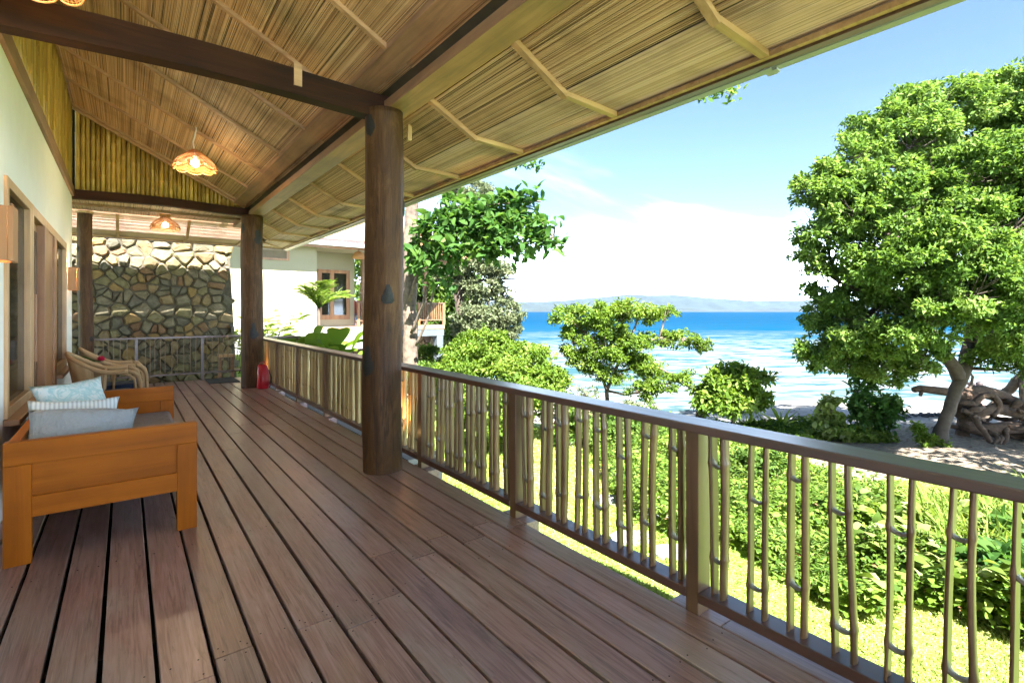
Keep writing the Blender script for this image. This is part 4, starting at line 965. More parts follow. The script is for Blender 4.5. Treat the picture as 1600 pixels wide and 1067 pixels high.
GREEN = dict(
    big=leafmat('almond_leaf', [(0.0277, 0.0641, 0.0138), (0.0676, 0.128, 0.024), (0.123, 0.203, 0.0409), (0.203, 0.278, 0.0881)], .40),
    lime=leafmat('lime_leaf', [(0.0395, 0.0781, 0.0108), (0.0789, 0.141, 0.019), (0.132, 0.205, 0.0326), (0.201, 0.258, 0.0652)], .42),
    mid=leafmat('mid_leaf', [(0.026, 0.0572, 0.0104), (0.052, 0.104, 0.0182), (0.0936, 0.151, 0.0286), (0.14, 0.187, 0.0468)], .4),
    deep=leafmat('deep_leaf', [(0.0156, 0.052, 0.0104), (0.0338, 0.0884, 0.0182), (0.0624, 0.13, 0.026), (0.104, 0.172, 0.0416)], .45),
    grey=leafmat('grey_leaf', [(0.052, 0.0728, 0.0364), (0.0988, 0.125, 0.0624), (0.151, 0.177, 0.0936), (0.208, 0.224, 0.135)], .35),
    pale=leafmat('pale_vine', [(0.05, 0.09, 0.015), (0.11, 0.165, 0.03), (0.18, 0.23, 0.06), (0.26, 0.29, 0.13)], .42),
)
def crown_tree(name, label, cat, base, trunk, blobs, nleaf, L, W, mat, barkm=None, clus=6, simple=True, group=None, tr=.2, spread=1.0, twigs=90, seed=0, droop=.25):
    """trunk: list of (Vector, radius); blobs: list of (centre, radii)"""
    t = thing(name, label, cat, tuple(base), group=group); B = np.array(base); inv = Matrix.Translation(-Vector(base))
    def ch(o): o.parent = t; o.matrix_parent_inverse = inv; return o
    bk = barkm or MT['bark']
    if trunk:
        for path in trunk:
            pts = [Vector(p) for p, r in path]; rd = [r for p, r in path]; P2 = []; R2 = []
            for i in range(len(pts)-1):
                for k in range(4):
                    f = k/4; P2.append(pts[i].lerp(pts[i+1], f)+Vector((random.uniform(-1, 1), random.uniform(-1, 1), random.uniform(-.5, .5)))*rd[i]*.16); R2.append(rd[i]*(1-f)+rd[i+1]*f)
            P2.append(pts[-1]); R2.append(rd[-1])
            ch(MB().tube(P2, R2, 9).build('trunk' if path is trunk[0] else 'limb', bk, smooth=True))
        tb = MB(); src = [Vector(p) for path in trunk for p, r in path[1:]]
        for c, rd in blobs:
            c = Vector(tuple(c)); s = min(src, key=lambda q: (q-c).length+.5*max(0, q.z-c.z)); m_ = s.lerp(c, .55)+Vector((0, 0, -.12*(c-s).length))
            r0 = min(.07, .02+.02*(c-s).length)*tr*5
            tb.tube([s, m_, c, c+(c-m_)*.3], [r0, r0*.7, r0*.4, r0*.1], 5)
            for q in range(max(2, twigs//len(blobs))):
                d = Vector(unit(rng.normal(0, 1, 3))); e = c+Vector((d.x*rd[0], d.y*rd[1], d.z*rd[2]))*.85; a_ = m_.lerp(c, random.random())
                tb.tube([a_, a_.lerp(e, .5)+Vector((0, 0, -.05*rd[2])), e], [r0*.3, r0*.2, r0*.06], 4, False)
        o = ch(tb.build('branches', bk, smooth=True)); o['kind'] = 'stuff'
    nc = nleaf//clus; P, d, idx, r = blob_points(blobs, nc)
    kt = np.random.default_rng(17).beta(1.7, 2.2, idx.max()+1); ct = kt[idx]*.75+rng.beta(2, 2, nc)*.35; axis = unit(d+np.array([0, 0, .55])+rng.normal(0, .5, (nc, 3)))
    Pq = np.repeat(P, clus, 0); A = np.repeat(axis, clus, 0); n = nc*clus
    D = unit(A*.5+unit(rng.normal(0, 1, (n, 3)))*spread); Pq = Pq+rng.normal(0, L*.35, (n, 3))
    tint = np.clip(np.repeat(ct, clus)*.7+rng.normal(.12, .14, n), 0, 1)
    Ls = L*rng.uniform(.5, 1.35, n)
    ch(leaf_mesh('foliage' if name != 'x' else 'x', Pq, D, Ls, Ls*W, tint, mat, None, simple=simple, droop=droop, up=None))['kind'] = 'stuff'
    return t
def B_(px, py, t, r, rz=None, rd=None):
    c = at(px, py, t); return (tuple(c), (r, rd or r, rz or r*.8))
def base(px, t): 
    q = at(px, 500, t); return (q.x, q.y, gz(q.x, q.y))

# ------------------------------------------------------------------ big beach tree on the right
T0 = 12.4
b0 = base(1466, T0-.3)
V_ = lambda px, py, t: at(px, py, t)
tr_ = [[(Vector(b0), .20), (V_(1472, 665, T0-.2), .135), (V_(1490, 620, T0), .135), (V_(1508, 575, T0), .15), (V_(1525, 500, T0+.3), .17), (V_(1548, 400, T0+.8), .16), (V_(1560, 260, T0+1), .10), (V_(1563, 160, T0+1), .04)],
       [(V_(1500, 590, T0), .16), (V_(1455, 520, T0-.6), .10), (V_(1380, 470, T0-1), .07), (V_(1310, 440, T0-1), .03)],
       [(V_(1550, 380, T0+.5), .12), (V_(1480, 300, T0-.3), .08), (V_(1400, 260, T0-.6), .05), (V_(1310, 260, T0-.6), .02)],
       [(V_(1525, 480, T0+.3), .14), (V_(1580, 430, T0-.8), .11), (V_(1680, 380, T0-1.2), .06)],
       [(V_(1530, 470, T0), .12), (V_(1600, 500, T0-1), .10), (V_(1720, 520, T0-1.4), .06)],
       [(V_(1548, 400, T0+.3), .09), (V_(1500, 420, T0-1.4), .06), (V_(1440, 380, T0-2.2), .03)]]
bl = []
for (px, py, rp_, dt) in ((1300, 290, 46, -1), (1285, 350, 42, -1.1), (1275, 300, 30, -1), (1270, 400, 26, -1), (1280, 550, 30, -.8), (1330, 330, 50, -1.4), (1340, 250, 40, -.8), (1395, 205, 58, .3), (1460, 172, 62, 0), (1430, 215, 60, -.6), (1540, 165, 62, .2), (1600, 160, 60, -.2), (1680, 180, 90, -.4),
                          (1400, 300, 62, -1.4), (1480, 280, 66, -1.6), (1570, 260, 70, -1.8), (1340, 410, 50, -1.2), (1420, 400, 66, -2.2), (1510, 370, 66, -2.6), (1590, 350, 60, -2.4), (1310, 470, 42, -.6), (1300, 520, 40, -.4),
                          (1360, 500, 58, -1.4), (1440, 490, 62, -2.2), (1530, 460, 66, -2.8), (1600, 440, 60, -2.6), (1330, 560, 34, -.4), (1385, 570, 34, -.9), (1440, 560, 34, -1.2), (1590, 520, 44, -2), (1670, 300, 90, -2), (1690, 450, 80, -2.5), (1560, 540, 36, -.6), (1630, 560, 40, -1),
                          (1420, 330, 66, 1.8), (1520, 300, 80, 2), (1450, 440, 66, 1.6), (1560, 430, 70, 1.6), (1800, 330, 110, -1.5), (1780, 220, 90, -.5), (1820, 470, 90, -2)):
    t_ = T0+dt; rr = rp_*t_/FPX*1.05; bl.append(B_(px, py, t_, rr, rr*.82))
crown_tree('beach_tree', 'huge spreading green tree at the right rising from the sandy path', 'tree', b0, tr_, bl, 280000, .112, .5, GREEN['big'], MT['barkp'], 6, twigs=900, tr=.2)
# a neighbouring crown off to the right that throws the dappled shade on the path
b9 = (14.2, -3.6, gz(14.2, -3.6))
crown_tree('beach_tree', 'shade tree standing to the right of the path, its dappled shadow lying on the sand', 'tree', b9, [[(Vector(b9), .22), (Vector((14.0, -3.3, 0)), .18), (Vector((13.8, -3.0, 2.2)), .14), (Vector((13.6, -2.8, 4)), .06)]],
           [((13.0+dx, -2.4+dy, 3.6+dz), (1.5, 1.4, .9)) for dx, dy, dz in ((0, 0, 1), (-1.5, -.5, 0), (1.6, .4, .2), (.2, -2, .2), (3, -1, .5), (.4, 1.3, 0), (-1.4, -2.6, .2), (2.2, -2.8, .6), (4, 0.6, .2), (1.8, 1.7, .1))], 11000, .17, .5, GREEN['big'], MT['barkp'], 7)
# second leaning trunk farther right
b1 = base(1528, 15.2)
crown_tree('beach_tree', 'leaning slim tree trunk behind the driftwood at the right edge', 'tree', b1, [[(Vector(b1), .14), (V_(1570, 615, 15), .13), (V_(1600, 585, 14.6), .12), (V_(1680, 540, 14), .08)], [(V_(1592, 690, 14.6), .08), (V_(1600, 640, 14.6), .08), (V_(1596, 590, 14.6), .07)]],
           [B_(1680, 540, 14, .9), B_(1640, 550, 15, .6)], 5000, .16, .5, GREEN['big'], MT['bark'], 6)

# driftwood: a heap of tangled roots
dw = thing('driftwood_heap', 'heap of tangled brown driftwood roots on the sand beside the big tree', 'driftwood', base(1550, 13.2)); inv = Matrix.Translation(-Vector(base(1550, 13.2)))
rgd = random.Random(5)
def root(pts, rad, name='root', m='drift', par=None):
    pts = [Vector(p) for p in pts]; P2 = []; R2 = []; k = len(pts)
    for i in range(k-1):
        for q in range(5):
            f = q/5; p_1 = pts[max(0, i-1)]; p2 = pts[i]; p3 = pts[i+1]; p4 = pts[min(k-1, i+2)]
            P2.append(.5*((2*p2)+(p3-p_1)*f+(2*p_1-5*p2+4*p3-p4)*f*f+(3*p2-p_1-3*p3+p4)*f**3)+Vector([rgd.uniform(-1, 1)*.012 for _ in range(3)])); R2.append((rad[i]*(1-f)+rad[i+1]*f)*rgd.uniform(.9, 1.1))
    P2.append(pts[-1]); R2.append(rad[-1]); o = MB().tube(P2, R2, 9).build(name, MT[m], smooth=True); o.parent = par or dw; o.matrix_parent_inverse = inv; return o
t_ = 13.2
root([V_(1497, 650, t_), V_(1500, 625, t_), V_(1530, 612, t_+.2), V_(1570, 622, t_+.2), V_(1610, 640, t_), V_(1700, 650, t_)], [.18, .17, .18, .17, .2, .16])
root([V_(1505, 660, t_-.2), V_(1515, 668, t_-.3), V_(1545, 672, t_-.4), V_(1590, 668, t_-.4), V_(1680, 672, t_-.4)], [.14, .15, .16, .16, .14])
root([V_(1498, 640, t_-.1), V_(1508, 655, t_-.2), V_(1530, 645, t_-.4), V_(1560, 640, t_-.3), V_(1620, 655, t_-.2)], [.11, .12, .12, .12, .1])
root([V_(1520, 640, t_-.4), V_(1530, 622, t_-.3), V_(1550, 618, t_-.3), V_(1562, 635, t_-.4), V_(1550, 650, t_-.5)], [.07, .08, .08, .07, .05])
root([V_(1520, 648, t_-.7), V_(1532, 668, t_-.8), V_(1548, 690, t_-.9)], [.07, .07, .06])
for i in range(34):
    px = rgd.uniform(1505, 1690); py = rgd.uniform(630, 688); a = rgd.uniform(-30, 40); L = rgd.uniform(25, 60); tt = t_+rgd.uniform(-.6, .5)
    root([V_(px-L/2, py-a*.2, tt), V_(px, py-rgd.uniform(-8, 8), tt-.1), V_(px+L/2, py+a*.25, tt)], [rgd.uniform(.03, .07), rgd.uniform(.05, .10), rgd.uniform(.02, .05)])
for i in range(14):
    px = rgd.uniform(1540, 1690); root([V_(px, 672+rgd.uniform(-6, 6), t_-.5), V_(px+rgd.uniform(-14, 14), 684, t_-.7), V_(px+rgd.uniform(-25, 25), 694, t_-.8)], [.06, .06, .03])
# dead log limb pointing left
lg_ = thing('dead_limb', 'broken dead log sticking out left behind the big trunk', 'log', tuple(V_(1480, 612, 13))); inv2 = Matrix.Translation(-V_(1480, 612, 13))
def part_at(o, par, inv_):
    o.parent = par; o.matrix_parent_inverse = inv_ if par.parent is None else Matrix.Identity(4); return o
part_at(MB().tube([V_(1427, 609, 13), V_(1437, 607, 13), V_(1455, 609, 13), V_(1480, 612, 13.1), V_(1500, 620, 13.2), V_(1508, 645, 13.2), V_(1500, 700, 13.1)], [.07, .09, .10, .11, .13, .14, .16], 9).build('trunk', MT['drift'], smooth=True), lg_, inv2)
part_at(MB().tube([V_(1440, 610, 13), V_(1438, 618, 12.95)], [.05, .04], 7).build('stub', MT['drift']), lg_, inv2)
part_at(MB().tube([V_(1510, 628, 13.2), V_(1518, 600, 13.3), V_(1520, 588, 13.3), V_(1514, 580, 13.3)], [.04, .035, .03, .015], 7).build('stub', MT['bark']), lg_, inv2)

# two people sitting on the beach behind the driftwood
def person(px, label, shirt, seed):
    q = base(px, 20.5); t = thing('person', label, 'person', q); t.scale = (1.12, 1.12, 1.15)
    me = bpy.data.meshes.new('body'); J = [((0, 0, .12), .14), ((0, .03, .38), .14), ((0, .02, .55), .10), ((0, .0, .66), .05), ((0, -.01, .78), .10), ((0, -.01, .86), .08),
         ((.10, -.35, .42), .075), ((.12, -.50, .05), .05), ((-.10, -.35, .42), .075), ((-.12, -.50, .05), .05), ((.19, -.02, .52), .05), ((.22, -.2, .38), .04), ((.10, -.38, .45), .03), ((-.19, -.02, .52), .05), ((-.22, -.2, .38), .04), ((-.1, -.38, .45), .03)]
    E_ = [(0, 1), (1, 2), (2, 3), (3, 4), (4, 5), (0, 6), (6, 7), (0, 8), (8, 9), (2, 10), (10, 11), (11, 12), (2, 13), (13, 14), (14, 15)]
    me.from_pydata([j[0] for j in J], E_, []); me.materials.append(MT['skin']); o = link('body', me, t); o.rotation_euler = (0, 0, R(150))
    s = o.modifiers.new('skin', 'SKIN'); 
    for i, (p, r_) in enumerate(J): me.skin_vertices[0].data[i].radius = (r_, r_)
    me.skin_vertices[0].data[0].use_root = True; o.modifiers.new('sub', 'SUBSURF').levels = 1
    MB().lathe([(.15, .10), (.175, .2), (.165, .4), (.185, .53), (.13, .60), (.06, .63)], (0, .02, 0), 14).build('shirt', shirt, t, smooth=True)
    MB().lathe([(.10, .80), (.112, .84), (.10, .90), (.04, .935)], (0, .01, 0), 12).build('hair', MT['hair'], t, smooth=True)
person(1518, 'person in a white shirt sitting on the beach, left of the two', MT['cloth_w'], 1)
person(1531, 'dark haired person sitting on the beach, right of the two', plain('pink_shirt', (.6, .35, .3), .9, .05), 2)

# ------------------------------------------------------------------ bushes and small trees on the shore
s0 = base(950, 15)
crown_tree('shore_tree', 'lime green young tree leaning over the beach in the middle', 'tree', s0,
    [[(Vector(s0), .07), (V_(948, 610, 15), .06), (V_(965, 570, 15), .05), (V_(985, 530, 15), .04), (V_(1000, 490, 15), .02)], [(V_(948, 610, 15), .05), (V_(935, 570, 15), .035), (V_(915, 520, 15), .02)], [(V_(985, 540, 15), .04), (V_(1030, 528, 15.2), .03), (V_(1090, 528, 15.4), .012)], [(V_(965, 580, 15), .04), (V_(1020, 570, 14.6), .03), (V_(1060, 590, 14.4), .012)]],
    [B_(893, 500, 15, .55, .42), B_(925, 492, 15, .6, .42), B_(958, 500, 15.2, .6, .45), B_(985, 486, 15, .5, .32), B_(1012, 490, 15.2, .45, .26), B_(1040, 487, 15.3, .34, .16), B_(905, 535, 15, .6, .45), B_(945, 540, 14.6, .75, .55), B_(985, 545, 14.8, .65, .45), B_(915, 565, 15, .45, .35), B_(960, 575, 14.6, .6, .4),
     B_(1010, 575, 14.6, .5, .33), B_(1030, 528, 15.2, .5, .2), B_(1065, 530, 15.3, .45, .2), B_(1092, 540, 15.4, .32, .17), B_(1035, 600, 14.4, .45, .3), B_(1005, 610, 14.4, .4, .3), B_(1065, 590, 14.4, .3, .2), B_(1090, 610, 14.4, .2, .13)],
    34000, .10, .48, GREEN['lime'], MT['bark'], 6, twigs=160)
s1 = base(1145, 13.9)
crown_tree('round_bush', 'bright green rounded bush with glossy leaves at the beach edge', 'bush', s1, [[(Vector(s1), .06), (V_(1146, 640, 13.9), .05), (V_(1150, 615, 13.9), .03)], [(V_(1146, 655, 13.9), .035), (V_(1132, 640, 13.9), .03), (V_(1125, 620, 13.9), .02)]],
    [B_(1145, 600, 13.9, .62, .45), B_(1115, 615, 13.7, .5, .38), B_(1172, 605, 13.7, .52, .42), B_(1150, 590, 13.9, .5, .3), B_(1105, 628, 13.7, .32, .25), B_(1180, 625, 13.9, .35, .28), B_(1140, 628, 13.5, .5, .3)], 9000, .17, .42, GREEN['lime'], MT['bark'], 7, simple=False, twigs=50)
s2 = base(775, 13)
crown_tree('shore_bush', 'broad pale green bush mass behind the middle of the railing', 'bush', s2, [],
    [B_(730, 560, 14, .7, .5), B_(760, 550, 14.4, .75, .55), B_(800, 555, 14, .75, .5), B_(840, 575, 13.6, .6, .5), B_(860, 600, 13.4, .45, .4), B_(720, 590, 13, .6, .5), B_(770, 595, 12.6, .8, .55), B_(820, 605, 12.6, .7, .5), B_(860, 630, 12.6, .6, .4), B_(745, 640, 12, .9, .6), B_(800, 650, 11.8, .9, .6)],
    42000, .11, .5, GREEN['lime'], None, 6)
s3 = base(730, 25)
crown_tree('shade_tree', 'grey green open tree with pale trunk left of the sea view', 'tree', s3,
    [[(Vector(s3), .30), (V_(722, 540, 25), .28), (V_(717, 470, 25), .22), (V_(730, 420, 25), .14), (V_(735, 380, 25), .06)], [(V_(718, 500, 25), .14), (V_(750, 455, 24.5), .08), (V_(790, 440, 24.5), .03)], [(V_(717, 480, 25), .12), (V_(700, 430, 25), .08), (V_(690, 390, 25), .03)], [(V_(725, 440, 25), .09), (V_(780, 436, 24.5), .05), (V_(826, 436, 24.5), .02)]],
    [B_(740, 405, 25, 1.3, .8), B_(775, 420, 24.6, .9, .45), B_(755, 450, 24.6, .9, .6), B_(700, 420, 25.4, 1.2, .9), B_(785, 460, 24.6, .6, .35), B_(780, 490, 24.4, 1.0, .7), B_(795, 510, 24.4, .7, .6), B_(750, 500, 24.4, 1.1, .8), B_(775, 530, 24.2, .8, .6), B_(740, 540, 24.2, 1.2, .7), B_(740, 350, 25.6, 1.2, .8), B_(735, 300, 25.6, 1.1, .8)],
    42000, .17, .5, GREEN['grey'], MT['barkp'], 6, twigs=200)
# background woods on the slope behind the neighbour
for i, (px, py, t_, r_, m_, lab) in enumerate(((655, 430, 34, 2.8, 'mid', 'pale leafy tree far behind the neighbouring deck'), (690, 445, 36, 2.6, 'grey', 'greyish tree far behind the shade tree trunk'), (610, 400, 38, 4, 'mid', 'tall wood edge tree beyond the neighbouring roof'), (720, 470, 33, 1.8, 'mid', 'low tree on the slope right of the neighbouring deck'))):
    q = base(px, t_); cc = [B_(px+dx, py+dy, t_, r_*k, r_*k*.8) for dx, dy, k in ((0, 0, 1), (-25, 15, .8), (25, 20, .8), (5, -30, .7), (0, 40, .9), (-20, 60, .8), (20, 65, .8))]
    crown_tree('background_tree', lab, 'tree', q, [[(Vector(q), .25), (V_(px, py+30, t_), .2), (V_(px, py-10, t_), .1)]], cc, 14000, .26, .5, GREEN[m_], MT['bark'], 6, twigs=30, group='trees on the slope behind the neighbour')
# large-leaved almond branch tree behind the near column
s4 = base(641, 15.5)
t4 = crown_tree('almond_tree', 'broad leaved tree with its trunk behind the near column, branch over the sea', 'tree', s4,
    [[(Vector(s4), .24), (V_(640, 480, 15.5), .22), (V_(641, 400, 15.5), .21), (V_(643, 330, 15.5), .20), (V_(648, 260, 15.5), .17), (V_(650, 190, 15.5), .12)],
     [(V_(643, 520, 15.2), .05), (V_(660, 480, 14.8), .05), (V_(672, 430, 14.6), .05), (V_(690, 380, 14.4), .045), (V_(740, 350, 14), .035), (V_(800, 345, 13.8), .025), (V_(865, 370, 13.6), .01)],
     [(V_(650, 540, 15), .04), (V_(668, 500, 14.8), .035), (V_(680, 440, 14.5), .03), (V_(720, 390, 14.2), .02)], [(V_(690, 380, 14.4), .035), (V_(760, 320, 14.0), .02), (V_(845, 315, 13.8), .01)], [(V_(640, 470, 15.3), .06), (V_(655, 420, 15), .06), (V_(650, 350, 15), .04)]],
    [B_(660, 370, 14.6, .5, .35), B_(690, 350, 14.4, .6, .45), B_(680, 405, 14.4, .5, .35), B_(725, 380, 14.2, .65, .45), B_(720, 330, 14.4, .6, .45), B_(760, 345, 14, .6, .42), B_(765, 385, 14, .55, .35), B_(795, 320, 14, .5, .28), B_(795, 360, 13.8, .5, .35), B_(800, 392, 13.8, .4, .28), B_(830, 310, 13.8, .3, .15), B_(845, 345, 13.7, .3, .14), B_(835, 378, 13.7, .32, .2), B_(868, 345, 13.6, .18, .09), B_(866, 378, 13.6, .2, .09), B_(700, 440, 14.3, .3, .25), B_(650, 400, 14.8, .3, .4)],
    3300, .27, .5, GREEN['deep'], MT['bark'], 8, simple=False, spread=1.0, twigs=60)
for (px, py, t_, lab) in ((1140, 148, 10.5, 'small leaf spray hanging under the eave against the blue sky'), (838, 257, 13.6, 'leaf spray just below the gutter left of the clouds')):
    c0 = at(px, py, t_)
    crown_tree('leaf_spray', lab, 'branch', tuple(c0), [[(at(px-75, py-45, t_), .02), (at(px-40, py-20, t_), .014), (c0, .006)]], [B_(px, py, t_, .18, .08), B_(px-30, py-4, t_, .22, .09)], 150, .16, .45, GREEN['big'] if px > 1000 else GREEN['deep'], MT['bark'], 6, simple=False, twigs=6)

# dark low hedge below bushes, right side of stone steps
q = base(930, 12.6)
crown_tree('low_shrub', 'dark green low shrub under the leaning young tree', 'bush', q, [], [B_(930, 650, 12.8, .6, .4), B_(975, 655, 12.8, .6, .35), B_(900, 670, 12.4, .6, .4), B_(1010, 672, 12.6, .5, .3), B_(950, 690, 11.8, .7, .4)], 13000, .10, .5, GREEN['mid'], None, 6)
q = base(905, 14)
crown_tree('low_shrub', 'thin twiggy shrub on the sand left of the young tree', 'bush', q, [[(Vector(q), .015), (V_(905, 640, 14), .01), (V_(900, 600, 14), .005)]], [B_(895, 630, 14, .35, .35), B_(915, 615, 14, .3, .3), B_(1000, 640, 14, .4, .25), B_(1040, 668, 14, .4, .12)], 1300, .10, .5, GREEN['grey'], None, 5)
# tall shrub before the water, right of centre
q = base(1362, 13.4)
crown_tree('tall_shrub', 'dark green shrub with a bare arching twig left of the big trunk', 'bush', q, [[(Vector(q), .025), (V_(1360, 640, 13.4), .02), (V_(1350, 600, 13.4), .012)], [(V_(1362, 670, 13.4), .02), (V_(1395, 650, 13.4), .015), (V_(1402, 630, 13.4), .008)]],
    [B_(1355, 590, 13.4, .3, .3), B_(1340, 612, 13.4, .28, .18), B_(1365, 640, 13.4, .45, .32), B_(1395, 632, 13.4, .3, .14), B_(1345, 650, 13.4, .3, .2), B_(1375, 655, 13.2, .4, .2), B_(1400, 640, 13.4, .2, .12)], 2600, .17, .45, GREEN['deep'], None, 7, simple=False)
q = base(1298, 13.6)
crown_tree('vine_stump', 'pale green vine climbing over a short stump near the beach', 'bush', q, [[(Vector(q), .13), (V_(1298, 650, 13.6), .12), (V_(1297, 632, 13.6), .08)]], [B_(1298, 635, 13.5, .25, .22), B_(1300, 665, 13.3, .35, .3), B_(1290, 690, 12.8, .5, .3)], 1500, .13, .75, GREEN['pale'], MT['bark'], 6, simple=False)
for px, py, lab in ((1095, 632, 'weathered grey stump left of the round bush'), (1284, 645, 'weathered grey stump at the left of the vine')):
    q = base(px, 15.6); o = MB().lathe([(.19, -.1), (.16, .15), (.15, .42), (.10, .52)], n=12, jit=.12).build('tree_stump', MT['barkp'], None, loc=q); tag(o, lab, 'stump')
# spiky pandanus-like plants
def spiky(px, t_, n, L, lab, mat='lime', w_=.06, py=None):
    q = base(px, t_); t = thing('spiky_plant', lab, 'plant', q); P = np.zeros((n, 3))+[0, 0, .1]; a = rng.uniform(0, 2*PI, n); e = rng.uniform(.25, 1.35, n)
    D = np.stack([np.cos(a)*np.cos(e), np.sin(a)*np.cos(e), np.sin(e)], 1); leaf_mesh('foliage', P, D, L*rng.uniform(.7, 1.1, n), w_, rng.random(n)*.6+.35, GREEN[mat], t, simple=False, droop=.35)['kind'] = 'stuff'
    return t
spiky(1222, 14.6, 34, .75, 'spiky lime plant on the lawn edge before the sand'); spiky(1168, 14.0, 20, .6, 'spiky plant directly in front of the round bush'); spiky(1198, 15.0, 12, .4, 'small spiky plant between bush and pandanus')

# ------------------------------------------------------------------ lawn tufts and ground cover (countless)
def pts_on_ground(n, pxr, tr_, cond=None, h=0.0):
    t = np.exp(rng.uniform(math.log(tr_[0]), math.log(tr_[1]), n)); px = rng.uniform(pxr[0], pxr[1], n); l = (px-800)/FPX*t
    X = t*FW[0]+l*RT[0]; Y = t*FW[1]+l*RT[1]; ok = X > DX+.12
    if cond is not None: ok &= cond(X, Y, t, px)
    X, Y, t, px = X[ok], Y[ok], t[ok], px[ok]; return np.stack([X, Y, ground_z(X, Y)+h], 1), t, px
def in_vine(X, Y):     # footprint of the creeper thicket, world metres
    u, l = uv(X, Y)
    lo = np.interp(l, [1.6, 2.4, 3.1, 3.8, 5.0, 8], [7.6, 6.7, 5.6, 4.9, 4.3, 3.6])+.35*np.sin(l*5)
    hi = np.interp(l, [1.5, 3, 4.5, 5.5, 7, 9], [12.6, 12.0, 11.2, 8.8, 8.2, 7.6])+.5*np.sin(l*2.3+1)
    return (u > lo) & (u < hi) & (l > 1.7)
def bare(X, Y):
    u, l = uv(X, Y); return (u > 9.3) & (l > 6.2) | (u > 14.6)
P, t, px = pts_on_ground(230000, (560, 1750), (3.0, 15.5), lambda X, Y, t, px: ~bare(X, Y)); n = len(P)
D = np.stack([rng.normal(0, .5, n), rng.normal(0, .5, n), rng.uniform(.5, 1.2, n)], 1); Ls = rng.uniform(.022, .055, n)*np.clip(t/6, 1, 2)
lawn = leaf_mesh('grass', P, D, Ls, Ls*.16+.003*t/4, np.clip(.45+.35*np.sin(P[:, 0]*1.3)*np.sin(P[:, 1]*1.1)+rng.normal(.15, .2, n), 0, 1), leafmat('lawn_blade', [(0.091, 0.154, 0.0215), (0.183, 0.268, 0.043), (0.281, 0.336, 0.0856), (0.382, 0.403, 0.154)], .35), None)
tag(lawn, 'short sunny lawn grass below the deck railing', 'grass', kind='stuff')
def thicket(X, Y):     # local height of the creeper mass
    return .30+.16*np.sin(X*2.1+1)*np.sin(Y*1.7)+.10*np.sin(X*4.7+Y*3.1)
P, t, px = pts_on_ground(120000, (930, 1900), (3.5, 13.5), lambda X, Y, t, px: in_vine(X, Y)); n = len(P); hgt = thicket(P[:, 0], P[:, 1])
P[:, 2] += hgt*rng.random(n)**.45; D = unit(np.stack([rng.normal(0, 1, n), rng.normal(0, 1, n), rng.uniform(-.3, .6, n)], 1)); clump = .5+.5*np.sin(P[:, 0]*2.6)*np.sin(P[:, 1]*2.9+1.7)
Ls = rng.uniform(.038, .072, n)*(1+.5*clump); keep = rng.random(n) < .62; P, D, Ls, clump, t = P[keep], D[keep], Ls[keep], clump[keep], t[keep]; n = len(P)
cv = leaf_mesh('creeper', P, D, Ls, Ls*.8, np.clip(.15+.45*clump+rng.normal(.05, .22, n), 0, 1), GREEN['lime'], None, simple=False, droop=.3)
P, t, px = pts_on_ground(60000, (930, 1900), (3.5, 13.5), lambda X, Y, t, px: in_vine(X, Y) & (np.sin(X*3.1+1)*np.sin(Y*2.7) > -.1)); n = len(P); P[:, 2] += (thicket(P[:, 0], P[:, 1])+.05)*rng.random(n)**.5
o = leaf_mesh('fern_growth', P, unit(np.stack([rng.normal(0, 1, n), rng.normal(0, 1, n), rng.uniform(-.1, 1.2, n)], 1)), rng.uniform(.05, .13, n), .022, rng.random(n), GREEN['mid'], None); tag(o, 'fine leaved dark growth tangled through the creeper', 'ground cover', kind='stuff')
P, t, px = pts_on_ground(5000, (930, 1900), (3.5, 13.5), lambda X, Y, t, px: in_vine(X, Y)); n = len(P); P[:, 2] += thicket(P[:, 0], P[:, 1])*rng.random(n)
o = leaf_mesh('dry_leaves', P, unit(np.stack([rng.normal(0, 1, n), rng.normal(0, 1, n), rng.uniform(-.4, .4, n)], 1)), .07, .035, rng.random(n), leafmat('dry_leaf', [(0.096, 0.054, 0.024), (0.18, 0.114, 0.048), (0.252, 0.204, 0.084)], .2), None); tag(o, 'brown and yellow dead leaves caught in the creeper', 'dead leaves', kind='stuff')
tag(cv, 'thick tangle of green creeper leaves beyond the railing', 'creeper', kind='stuff')
# larger pale heart-shaped leaves among them
P, t, px = pts_on_ground(650, (1350, 1800), (4.2, 7.5), lambda X, Y, t, px: in_vine(X, Y)); n = len(P); P[:, 2] += thicket(P[:, 0], P[:, 1])+rng.uniform(.0, .12, n)
o = leaf_mesh('creeper_leaves', P, unit(np.stack([rng.normal(0, 1, n), rng.normal(0, 1, n), rng.uniform(-.1, .3, n)], 1)), .15, .13, rng.random(n), GREEN['pale'], None, simple=False); tag(o, 'larger pale creeper leaves at the lower right of the thicket', 'creeper', kind='stuff')
# tall lime blades at the right edge
P, t, px = pts_on_ground(2600, (1440, 1850), (5.6, 7.6), None); n = len(P); P[:, 2] += .15
o = leaf_mesh('tall_grass', P, np.stack([rng.normal(0, .45, n), rng.normal(0, .45, n), rng.uniform(.6, 1, n)], 1), rng.uniform(.3, .6, n), .022, rng.random(n)*.5+.5, GREEN['lime'], None, simple=False, droop=.4); tag(o, 'tall lime green grass blades behind the creeper at the right', 'grass', kind='stuff')
